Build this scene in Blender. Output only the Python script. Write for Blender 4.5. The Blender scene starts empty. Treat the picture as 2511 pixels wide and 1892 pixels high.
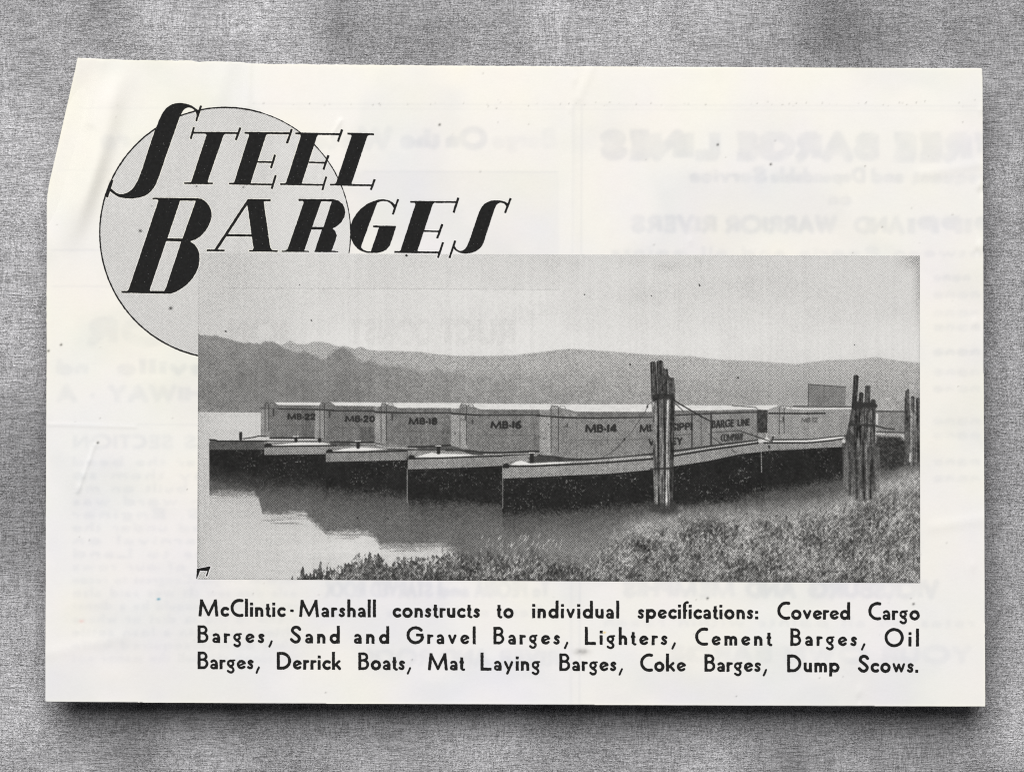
import bpy, math
import numpy as np

# ------------------------------------------------------------------ camera, world, lamp, exposure
SC = bpy.context.scene
U = 1e-4                     # one drawing unit (pt) = 0.1 mm
CX, CY = 1255.5, 946.0       # middle of the view, in drawing units (y runs down the sheet)
ZP = 0.0124                  # height of the sheet above the table
CAM_H = 1.5

cam_d = bpy.data.cameras.new('camera')
cam = bpy.data.objects.new('camera', cam_d)
SC.collection.objects.link(cam)
SC.camera = cam
cam.location = (0, 0, ZP + CAM_H)
cam_d.sensor_fit = 'HORIZONTAL'
cam_d.sensor_width = 36.0
cam_d.lens = 36.0 * CAM_H / (2511 * U)
cam_d.clip_start = 0.05
cam_d.clip_end = 50

world = bpy.data.worlds.new('World')
SC.world = world
world.use_nodes = True
wb = world.node_tree.nodes['Background']
wb.inputs['Color'].default_value = (0.93, 0.95, 1.0, 1)
wb.inputs['Strength'].default_value = 0.042

lamp_d = bpy.data.lights.new('softbox', 'AREA')
lamp_d.shape = 'DISK'
lamp_d.size = 3.15
lamp_d.energy = 191.0
lamp_d.color = (1.0, 0.987, 0.970)
lamp = bpy.data.objects.new('softbox', lamp_d)
SC.collection.objects.link(lamp)
lamp.location = (-0.34, 1.86, 3.2)
from mathutils import Vector
lamp.rotation_euler = (Vector((0, 0, 0)) - lamp.location).to_track_quat('-Z', 'Y').to_euler()

SC.view_settings.view_transform = 'Standard'
SC.view_settings.look = 'None'
SC.view_settings.exposure = 0
SC.view_settings.gamma = 1
SC.view_settings.use_curve_mapping = False
SC.render.engine = 'CYCLES'
SC.cycles.use_denoising = False
SC.cycles.max_bounces = 4
SC.cycles.filter_width = 1.15

# ------------------------------------------------------------------ small maths helpers
rng = np.random.RandomState(7)
TAB = [rng.rand(256, 256) for _ in range(6)]


def noise(x, y, sx, sy=None, seed=0):
    """smooth value noise 0..1 with cell size sx, sy"""
    sy = sy or sx
    t = TAB[seed % 6]
    u = np.asarray(x) / sx + 37.3 * seed
    v = np.asarray(y) / sy + 91.7 * seed
    iu, iv = np.floor(u).astype(int), np.floor(v).astype(int)
    fu, fv = u - iu, v - iv
    fu = fu * fu * (3 - 2 * fu)
    fv = fv * fv * (3 - 2 * fv)
    a, b = iu & 255, iv & 255
    a1, b1 = (a + 1) & 255, (b + 1) & 255
    return (t[a, b] * (1 - fu) + t[a1, b] * fu) * (1 - fv) + (t[a, b1] * (1 - fu) + t[a1, b1] * fu) * fv


def fbm(x, y, s, n=3, seed=0, sy=None):
    sy = sy or s
    o, amp, tot = 0, 1.0, 0
    for k in range(n):
        o = o + amp * noise(x, y, s / 2 ** k, sy / 2 ** k, seed + k)
        tot += amp
        amp *= .55
    return o / tot


def sst(a, b, x):
    t = np.clip((x - a) / (b - a), 0, 1)
    return t * t * (3 - 2 * t)


def lin(v):
    v = np.asarray(v, float)
    return np.where(v <= .04045, v / 12.92, ((np.maximum(v, 0) + .055) / 1.055) ** 2.4)


KA = 0.80 / float(lin(0.945))        # grey as seen under the lamp -> albedo


def seg_d(X, Y, a, b):
    dx, dy = b[0] - a[0], b[1] - a[1]
    L2 = dx * dx + dy * dy + 1e-12
    t = np.clip(((X - a[0]) * dx + (Y - a[1]) * dy) / L2, 0, 1)
    return np.hypot(X - a[0] - t * dx, Y - a[1] - t * dy)


def box_d(X, Y, a, b, hw):
    """square-ended bar from a to b"""
    dx, dy = b[0] - a[0], b[1] - a[1]
    L = math.hypot(dx, dy) + 1e-9
    ux, uy = dx / L, dy / L
    mx, my = (a[0] + b[0]) / 2, (a[1] + b[1]) / 2
    p = np.abs((X - mx) * ux + (Y - my) * uy) - L / 2
    q = np.abs(-(X - mx) * uy + (Y - my) * ux) - hw
    return np.hypot(np.maximum(p, 0), np.maximum(q, 0)) + np.minimum(np.maximum(p, q), 0)


def poly_d(X, Y, pts):
    d = np.full(X.shape, 1e9)
    ins = np.zeros(X.shape, bool)
    n = len(pts)
    for k in range(n):
        a, b = pts[k], pts[(k + 1) % n]
        d = np.minimum(d, seg_d(X, Y, a, b))
        if a[1] != b[1]:
            c = (a[1] > Y) != (b[1] > Y)
            xi = (b[0] - a[0]) * (Y - a[1]) / (b[1] - a[1]) + a[0]
            ins ^= c & (X < xi)
    return np.where(ins, -d, d)


def smooth(pts, closed=True, n=4):
    """Catmull-Rom through the points"""
    P = np.array(pts, float)
    N = len(P)
    out = []
    rngk = range(N) if closed else range(N - 1)
    for k in rngk:
        if closed:
            p0, p1, p2, p3 = P[k - 1], P[k], P[(k + 1) % N], P[(k + 2) % N]
        else:
            p0, p1, p2, p3 = P[max(k - 1, 0)], P[k], P[k + 1], P[min(k + 2, N - 1)]
        for i in range(n):
            t = i / n
            out.append(tuple(.5 * ((2 * p1) + (-p0 + p2) * t + (2 * p0 - 5 * p1 + 4 * p2 - p3) * t * t
                                   + (-p0 + 3 * p1 - 3 * p2 + p3) * t ** 3)))
    if not closed:
        out.append(tuple(P[-1]))
    return out


def crop(ox, oy, s):
    return lambda pts: [(ox + x / s, oy + y / s) for x, y in pts]


# ------------------------------------------------------------------ the sheet's gentle waviness (real relief)
def relief(x, y):
    """height of the paper over ZP in metres"""
    x = np.asarray(x, float)
    y = np.asarray(y, float)
    z = 3.6e-4 * (fbm(x, y, 420, 2, 1) - .2)
    # soft fold running down from the cut corner
    c = 300 - (y - 150) * .30
    f = sst(120, 260, y) * (1 - sst(480, 640, y))
    z = z + 11.0e-4 * f * np.exp(-((x - c) / 34) ** 2) - 5.5e-4 * f * np.exp(-((x - c + 75) / 40) ** 2)
    z = z + 7.0e-4 * np.exp(-((x - 265 + (y - 330) * .32) / 22) ** 2 - ((y - 430) / 120) ** 2)
    c2 = 560 + (y - 150) * -.25
    z = z + 3.0e-4 * (1 - sst(200, 330, y)) * np.exp(-((x - c2) / 26) ** 2)
    # small dents at the right-hand edge and scattered nicks
    for px, py, r, h in ((2398, 455, 9, 1.6e-4), (2406, 470, 7, -1.4e-4), (2402, 603, 9, 2.0e-4), (2395, 618, 6, -1.6e-4),
                         (2404, 270, 7, 1.2e-4), (2390, 790, 8, 1.1e-4), (1697, 555, 6, .8e-4), (1692, 590, 6, .8e-4),
                         (2108, 1692, 8, 1.1e-4), (2105, 1716, 6, -1.0e-4), (220, 1130, 6, 1.1e-4), (205, 1165, 6, 1.1e-4),
                         (195, 1195, 6, 1.0e-4), (2385, 1385, 10, 1.0e-4), (660, 1500, 14, .7e-4), (672, 1540, 12, .7e-4),
                         (1410, 195, 8, .9e-4), (1398, 270, 8, .9e-4), (835, 305, 9, 1.0e-4), (822, 325, 8, -.6e-4)):
        z = z + h * np.exp(-((x - px) ** 2 + (y - py) ** 2 * .4) / (r * r))
    # long faint folds
    for ax, ay, bx_, by_, w_, h in ((611, 150, 606, 262, 9, 2.2e-4), (835, 296, 815, 330, 5, 1.6e-4), (1402, 165, 1410, 640, 10, 1.2e-4), (232, 1092, 190, 1205, 5, 1.6e-4), (118, 1040, 330, 1046, 5, .8e-4),
                                    (2260, 425, 2409, 402, 14, 1.2e-4), (1450, 168, 1420, 240, 12, 1.4e-4), (2290, 1290, 2412, 1270, 16, 1.2e-4), (300, 1560, 118, 1600, 18, 1.2e-4), (250, 155, 224, 300, 14, 2.4e-4)):
        z = z + h * np.exp(-(seg_d(x, y, (ax, ay), (bx_, by_)) / w_) ** 2)
    # the sheet lifts a little along its lower edge
    return z + 1.2e-4 * sst(1450, 1730, y)


def to_world(x, y, dz):
    x = np.asarray(x, float)
    y = np.asarray(y, float)
    return np.stack([(x - CX) * U, -(y - CY) * U, ZP + relief(x, y) + dz], -1)


# ------------------------------------------------------------------ mesh building
COL = SC.collection


def raw_mesh(name, co, loops, starts, mat, parent=None, attrs=None, smooth_sh=True):
    me = bpy.data.meshes.new(name)
    nv, nl, nf = len(co), len(loops), len(starts)
    me.vertices.add(nv)
    me.vertices.foreach_set('co', np.ascontiguousarray(co, np.float32).ravel())
    me.loops.add(nl)
    me.loops.foreach_set('vertex_index', np.ascontiguousarray(loops, np.int32))
    me.polygons.add(nf)
    me.polygons.foreach_set('loop_start', np.ascontiguousarray(starts, np.int32))
    if smooth_sh:
        me.polygons.foreach_set('use_smooth', np.ones(nf, bool))
    me.update(calc_edges=True)
    for k, a in (attrs or {}).items():
        if a.ndim == 1:
            at = me.attributes.new(k, 'FLOAT', 'POINT')
            at.data.foreach_set('value', np.ascontiguousarray(a, np.float32))
        else:
            at = me.attributes.new(k, 'FLOAT_VECTOR', 'POINT')
            at.data.foreach_set('vector', np.ascontiguousarray(a, np.float32).ravel())
    me.materials.append(mat)
    me.validate()
    o = bpy.data.objects.new(name, me)
    COL.objects.link(o)
    if parent:
        o.parent = parent
    return o


def contour(F, x0, y0, s):
    """marching squares: polygons covering F < 0; returns xy, loops, starts"""
    ny, nx = F.shape
    ins = F < 0
    c = [ins[:-1, :-1], ins[:-1, 1:], ins[1:, 1:], ins[1:, :-1]]
    case = c[0] * 1 + c[1] * 2 + c[2] * 4 + c[3] * 8
    NC = nx * ny
    jj, ii = np.mgrid[0:ny - 1, 0:nx - 1]
    cid = [jj * nx + ii, jj * nx + ii + 1, (jj + 1) * nx + ii + 1, (jj + 1) * nx + ii]
    eid = [NC + jj * nx + ii, 2 * NC + jj * nx + ii + 1, NC + (jj + 1) * nx + ii, 2 * NC + jj * nx + ii]
    L, sizes = [], []
    for k in range(1, 16):
        m = case == k
        if not m.any():
            continue
        seq = []
        for q in range(4):
            a, b = (k >> q) & 1, (k >> ((q + 1) % 4)) & 1
            if a:
                seq.append(cid[q][m])
            if a != b:
                seq.append(eid[q][m])
        arr = np.stack(seq[::-1], -1)
        L.append(arr.ravel())
        sizes.append(np.full(len(arr), arr.shape[1]))
    L = np.concatenate(L)
    sizes = np.concatenate(sizes)
    starts = np.concatenate([[0], np.cumsum(sizes)[:-1]])
    uniq, inv = np.unique(L, return_inverse=True)
    kind = uniq // NC
    r = uniq % NC
    j, i = r // nx, r % nx
    x = i.astype(float)
    y = j.astype(float)
    m = kind == 1
    f0, f1 = F[j[m], i[m]], F[j[m], np.minimum(i[m] + 1, nx - 1)]
    x[m] += np.clip(f0 / (f0 - f1 + 1e-12), 0.01, .99)
    m = kind == 2
    f0, f1 = F[j[m], i[m]], F[np.minimum(j[m] + 1, ny - 1), i[m]]
    y[m] += np.clip(f0 / (f0 - f1 + 1e-12), 0.01, .99)
    return x0 + x * s, y0 + y * s, inv, starts


def grid(x0, y0, x1, y1, s):
    nx, ny = int((x1 - x0) / s) + 2, int((y1 - y0) / s) + 2
    Y, X = np.mgrid[0:ny, 0:nx]
    return x0 + X * s, y0 + Y * s


def ink_mesh(name, field, box, mat, parent, dz, s=1.25, attr=None, rough=.45):
    X, Y = grid(*box, s)
    F = field(X, Y) + rough * (noise(X, Y, 3.1, seed=2) - .5) * 2
    x, y, l, st = contour(F, box[0], box[1], s)
    at = attr(x, y) if attr else None
    return raw_mesh(name, to_world(x, y, dz), l, st, mat, parent, at)


# ------------------------------------------------------------------ materials
def new_mat(name):
    m = bpy.data.materials.new(name)
    m.use_nodes = True
    nt = m.node_tree
    b = nt.nodes['Principled BSDF']
    b.inputs['Roughness'].default_value = .85
    b.inputs['Specular IOR Level'].default_value = .12
    return m, nt, b


def nd(nt, t, **kw):
    n = nt.nodes.new(t)
    for k, v in kw.items():
        if k.startswith('i_'):
            n.inputs[k[2:]].default_value = v
        else:
            setattr(n, k, v)
    return n


def mth(nt, op, a, b=None, clamp=False):
    n = nt.nodes.new('ShaderNodeMath')
    n.operation = op
    n.use_clamp = clamp
    for q, v in enumerate((a, b)):
        if v is None:
            continue
        if isinstance(v, (int, float)):
            n.inputs[q].default_value = v
        else:
            nt.links.new(v, n.inputs[q])
    return n.outputs[0]


def coords(nt, scale=(1, 1, 1)):
    tc = nd(nt, 'ShaderNodeTexCoord')
    mp = nd(nt, 'ShaderNodeMapping')
    mp.inputs['Scale'].default_value = [q / U for q in scale]
    nt.links.new(tc.outputs['Object'], mp.inputs['Vector'])
    return mp.outputs[0]


def nz(nt, vec, scale, detail=2, rough=.5, dist=0):
    n = nd(nt, 'ShaderNodeTexNoise')
    n.inputs['Scale'].default_value = scale
    n.inputs['Detail'].default_value = detail
    n.inputs['Roughness'].default_value = rough
    n.inputs['Distortion'].default_value = dist
    nt.links.new(vec, n.inputs['Vector'])
    return n.outputs[0]


def ramp(nt, fac, p0, p1, v0=0., v1=1.):
    n = nd(nt, 'ShaderNodeMapRange')
    n.inputs['From Min'].default_value = p0
    n.inputs['From Max'].default_value = p1
    n.inputs['To Min'].default_value = v0
    n.inputs['To Max'].default_value = v1
    nt.links.new(fac, n.inputs['Value'])
    return n.outputs[0]


# solid letterpress ink: near black, with pin-holes and uneven coverage
INK, nt, b = new_mat('letterpress_ink')
v = coords(nt)
hole = ramp(nt, nz(nt, v, .30, 1), .735, .80)
even = nz(nt, v, .12, 3, .6)
val = mth(nt, 'ADD', mth(nt, 'MULTIPLY', even, .016), .0035)
val = mth(nt, 'ADD', val, mth(nt, 'MULTIPLY', hole, .22))
cc = nd(nt, 'ShaderNodeCombineColor')
for q in range(3):
    nt.links.new(val, cc.inputs[q])
nt.links.new(cc.outputs[0], b.inputs['Base Color'])
b.inputs['Roughness'].default_value = .7

# halftone ink: the dot screen turned 45 degrees, dot size set by the printed tone
HALF, nt, b = new_mat('halftone_print')
at = nd(nt, 'ShaderNodeAttribute')
at.attribute_name = 'tone'
v = coords(nt)
rot = nd(nt, 'ShaderNodeVectorRotate')
rot.rotation_type = 'Z_AXIS'
rot.inputs['Angle'].default_value = math.radians(45)
nt.links.new(v, rot.inputs['Vector'])
sx = nd(nt, 'ShaderNodeSeparateXYZ')
nt.links.new(rot.outputs[0], sx.inputs[0])
PER = 4.3
c1 = mth(nt, 'COSINE', mth(nt, 'MULTIPLY', sx.outputs[0], 2 * math.pi / PER))
c2 = mth(nt, 'COSINE', mth(nt, 'MULTIPLY', sx.outputs[1], 2 * math.pi / PER))
scr = mth(nt, 'MULTIPLY', mth(nt, 'ADD', c1, c2), .5)
tone = at.outputs['Fac']
lo = mth(nt, 'SUBTRACT', tone, .012)
hi = mth(nt, 'SUBTRACT', .80, tone)
amp = mth(nt, 'MULTIPLY', mth(nt, 'MAXIMUM', mth(nt, 'MINIMUM', lo, hi), 0.), .85)
grain = mth(nt, 'MULTIPLY', mth(nt, 'SUBTRACT', nz(nt, v, .30, 1), .5), mth(nt, 'MULTIPLY', amp, 1.7))
val = mth(nt, 'ADD', mth(nt, 'ADD', tone, mth(nt, 'MULTIPLY', scr, amp)), grain)
val = mth(nt, 'MAXIMUM', val, .006)
cr = nd(nt, 'ShaderNodeCombineColor')
nt.links.new(val, cr.inputs[0])
nt.links.new(mth(nt, 'MULTIPLY', val, .995), cr.inputs[1])
nt.links.new(mth(nt, 'MULTIPLY', val, .975), cr.inputs[2])
nt.links.new(cr.outputs[0], b.inputs['Base Color'])

# old book paper
PAPER, nt, b = new_mat('aged_paper')
at = nd(nt, 'ShaderNodeAttribute')
at.attribute_name = 'tint'
v = coords(nt)
f1 = nz(nt, v, .16, 4, .65)
f2 = nz(nt, v, .035, 3, .6)
k = mth(nt, 'ADD', mth(nt, 'MULTIPLY', mth(nt, 'SUBTRACT', f1, .5), .05), mth(nt, 'MULTIPLY', mth(nt, 'SUBTRACT', f2, .5), .04))
k = mth(nt, 'ADD', k, 1.0)
vm = nd(nt, 'ShaderNodeVectorMath')
vm.operation = 'SCALE'
nt.links.new(at.outputs['Vector'], vm.inputs[0])
nt.links.new(k, vm.inputs['Scale'])
nt.links.new(vm.outputs[0], b.inputs['Base Color'])
bp = nd(nt, 'ShaderNodeBump')
bp.inputs['Strength'].default_value = .55
bp.inputs['Distance'].default_value = 3e-5
nt.links.new(mth(nt, 'ADD', f1, mth(nt, 'MULTIPLY', nz(nt, v, .07, 2), .8)), bp.inputs['Height'])
nt.links.new(bp.outputs[0], b.inputs['Normal'])

# white packing under the sheet
FOAM, nt, b = new_mat('grey_board')
v = coords(nt)
cr = nd(nt, 'ShaderNodeCombineColor')
g = ramp(nt, nz(nt, v, .05, 3), .3, .7, .10, .16)
for q in range(3):
    nt.links.new(g, cr.inputs[q])
nt.links.new(cr.outputs[0], b.inputs['Base Color'])

# grey embossed bookcloth
CLOTH, nt, b = new_mat('grey_embossed_cloth')
at = nd(nt, 'ShaderNodeAttribute')
at.attribute_name = 'mottle'
v0 = coords(nt)
wob = nd(nt, 'ShaderNodeTexNoise')
wob.inputs['Scale'].default_value = .02
nt.links.new(v0, wob.inputs['Vector'])
va = nd(nt, 'ShaderNodeVectorMath')
va.operation = 'MULTIPLY_ADD'
nt.links.new(wob.outputs['Color'], va.inputs[0])
va.inputs[1].default_value = (9, 9, 0)
nt.links.new(v0, va.inputs[2])


def stretched(sx_, sy_, scale, detail=2, dist=0.):
    mp = nd(nt, 'ShaderNodeMapping')
    mp.inputs['Scale'].default_value = (sx_, sy_, 1)
    nt.links.new(va.outputs[0], mp.inputs['Vector'])
    return nz(nt, mp.outputs[0], scale, detail, .55, dist)


def ridge(n, w):
    return mth(nt, 'SUBTRACT', 1.0, mth(nt, 'MULTIPLY', mth(nt, 'ABSOLUTE', mth(nt, 'SUBTRACT', n, .5)), w), True)


h_thr = ridge(stretched(.08, 1, .20, 2), 8)      # horizontal threads
v_thr = ridge(stretched(1, .095, .18, 2), 8)      # vertical threads
curl = ridge(stretched(1, 1, .165, 2, .5), 7)     # curly fibres
pebble = stretched(1, 1, .24, 2)
h_big = ridge(stretched(.03, 1, .05, 1), 40)     # odd long slubs
v_big = ridge(stretched(1, .04, .045, 1), 40)
mixn = ramp(nt, nz(nt, v0, .0045, 2), .38, .62)
mixv = ramp(nt, nz(nt, v0, .0065, 2), .35, .60, .2, 1.0)
fib = mth(nt, 'ADD', mth(nt, 'MULTIPLY', h_thr, .34), mth(nt, 'MULTIPLY', v_thr, mth(nt, 'MULTIPLY', mixv, .42)))
fib = mth(nt, 'ADD', fib, mth(nt, 'MULTIPLY', curl, mth(nt, 'ADD', mth(nt, 'MULTIPLY', mixn, .45), .30)))
fib = mth(nt, 'ADD', fib, mth(nt, 'MULTIPLY', pebble, .75))
fib_s = fib
fib = mth(nt, 'ADD', fib, mth(nt, 'ADD', mth(nt, 'MULTIPLY', h_big, .25), mth(nt, 'MULTIPLY', v_big, .20)))
bp = nd(nt, 'ShaderNodeBump')
bp.inputs['Strength'].default_value = 1.0
bp.inputs['Distance'].default_value = 3.8e-4
nt.links.new(fib, bp.inputs['Height'])
nt.links.new(bp.outputs[0], b.inputs['Normal'])
base = at.outputs['Fac']
thread_tone = ramp(nt, fib_s, .40, 1.25, .48, 1.50)       # raised threads paler, hollows darker
val = mth(nt, 'MULTIPLY', base, thread_tone)
cr = nd(nt, 'ShaderNodeCombineColor')
nt.links.new(mth(nt, 'MULTIPLY', val, .985), cr.inputs[0])
nt.links.new(mth(nt, 'MULTIPLY', val, .985), cr.inputs[1])
nt.links.new(mth(nt, 'MULTIPLY', val, 1.02), cr.inputs[2])
nt.links.new(cr.outputs[0], b.inputs['Base Color'])
b.inputs['Roughness'].default_value = .6
b.inputs['Specular IOR Level'].default_value = .25

# ------------------------------------------------------------------ the table covering
s = 24.0
X, Y = grid(-4200, -3600, 6700, 5400, s)
# patches of the cloth, with drape-fold light and shade painted into its colour
V = .725 + .24 * (fbm(X, Y, 170, 2, 3, 420) - .5) + .10 * (fbm(X, Y, 900, 2, 1) - .5)
for px, py, rx, ry, dv in ((520, 40, 190, 90, .07), (830, 60, 60, 120, -.10), (1000, 80, 120, 90, -.05), (1570, 30, 190, 70, .05), (2080, 100, 190, 90, -.085),
                           (2420, 60, 140, 120, -.05), (60, 1760, 120, 110, .10), (620, 1800, 260, 70, .05), (1230, 1840, 200, 90, .09),
                           (2470, 1800, 120, 110, .12), (60, 350, 120, 220, .06), (60, 1250, 100, 280, -.03), (2460, 900, 90, 350, .07),
                           (1720, 1850, 200, 60, .04), (330, 1870, 150, 60, -.06), (2000, 1870, 150, 60, -.05)):
    V += 1.15 * dv * np.exp(-((X - px) / rx) ** 2 - ((Y - py) / ry) ** 2)
ny, nx = X.shape
idx = np.arange(nx * ny).reshape(ny, nx)
q = np.stack([idx[:-1, :-1], idx[1:, :-1], idx[1:, 1:], idx[:-1, 1:]], -1).reshape(-1)
co = np.stack([(X.ravel() - CX) * U, -(Y.ravel() - CY) * U, np.zeros(nx * ny)], -1)
table = raw_mesh('tabletop', co, q, np.arange(0, len(q), 4), CLOTH, None, {'mottle': (lin(V) * KA).ravel()})
table['kind'] = 'structure'

# ------------------------------------------------------------------ the printed leaf
leaf = bpy.data.objects.new('printed_leaf', None)
COL.objects.link(leaf)
leaf['label'] = 'cream printed paper leaf with a barge photograph and black lettering, lying on grey cloth'
leaf['category'] = 'printed advertisement'

# ---- lettering: bars and arcs, unit = drawing unit, capital height 43, y up from the baseline
HW = 3.8


def arc(cx, cy, r, a0, a1, hw=HW, ry=None, n=14):
    ry = ry or r
    a = np.radians(np.linspace(a0, a1, n))
    p = list(zip(cx + r * np.cos(a), cy + ry * np.sin(a)))
    return [(p[i], p[i + 1], hw, 0) for i in range(n - 1)]


def bar(x0, y0, x1, y1, hw=HW):
    return [((x0, y0), (x1, y1), hw, 1)]


def path(*p, hw=HW):
    return [(p[i], p[i + 1], hw, 0) for i in range(len(p) - 1)]


def spath(*p, hw=HW):
    return path(*smooth(list(p), False, 4), hw=hw)


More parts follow.
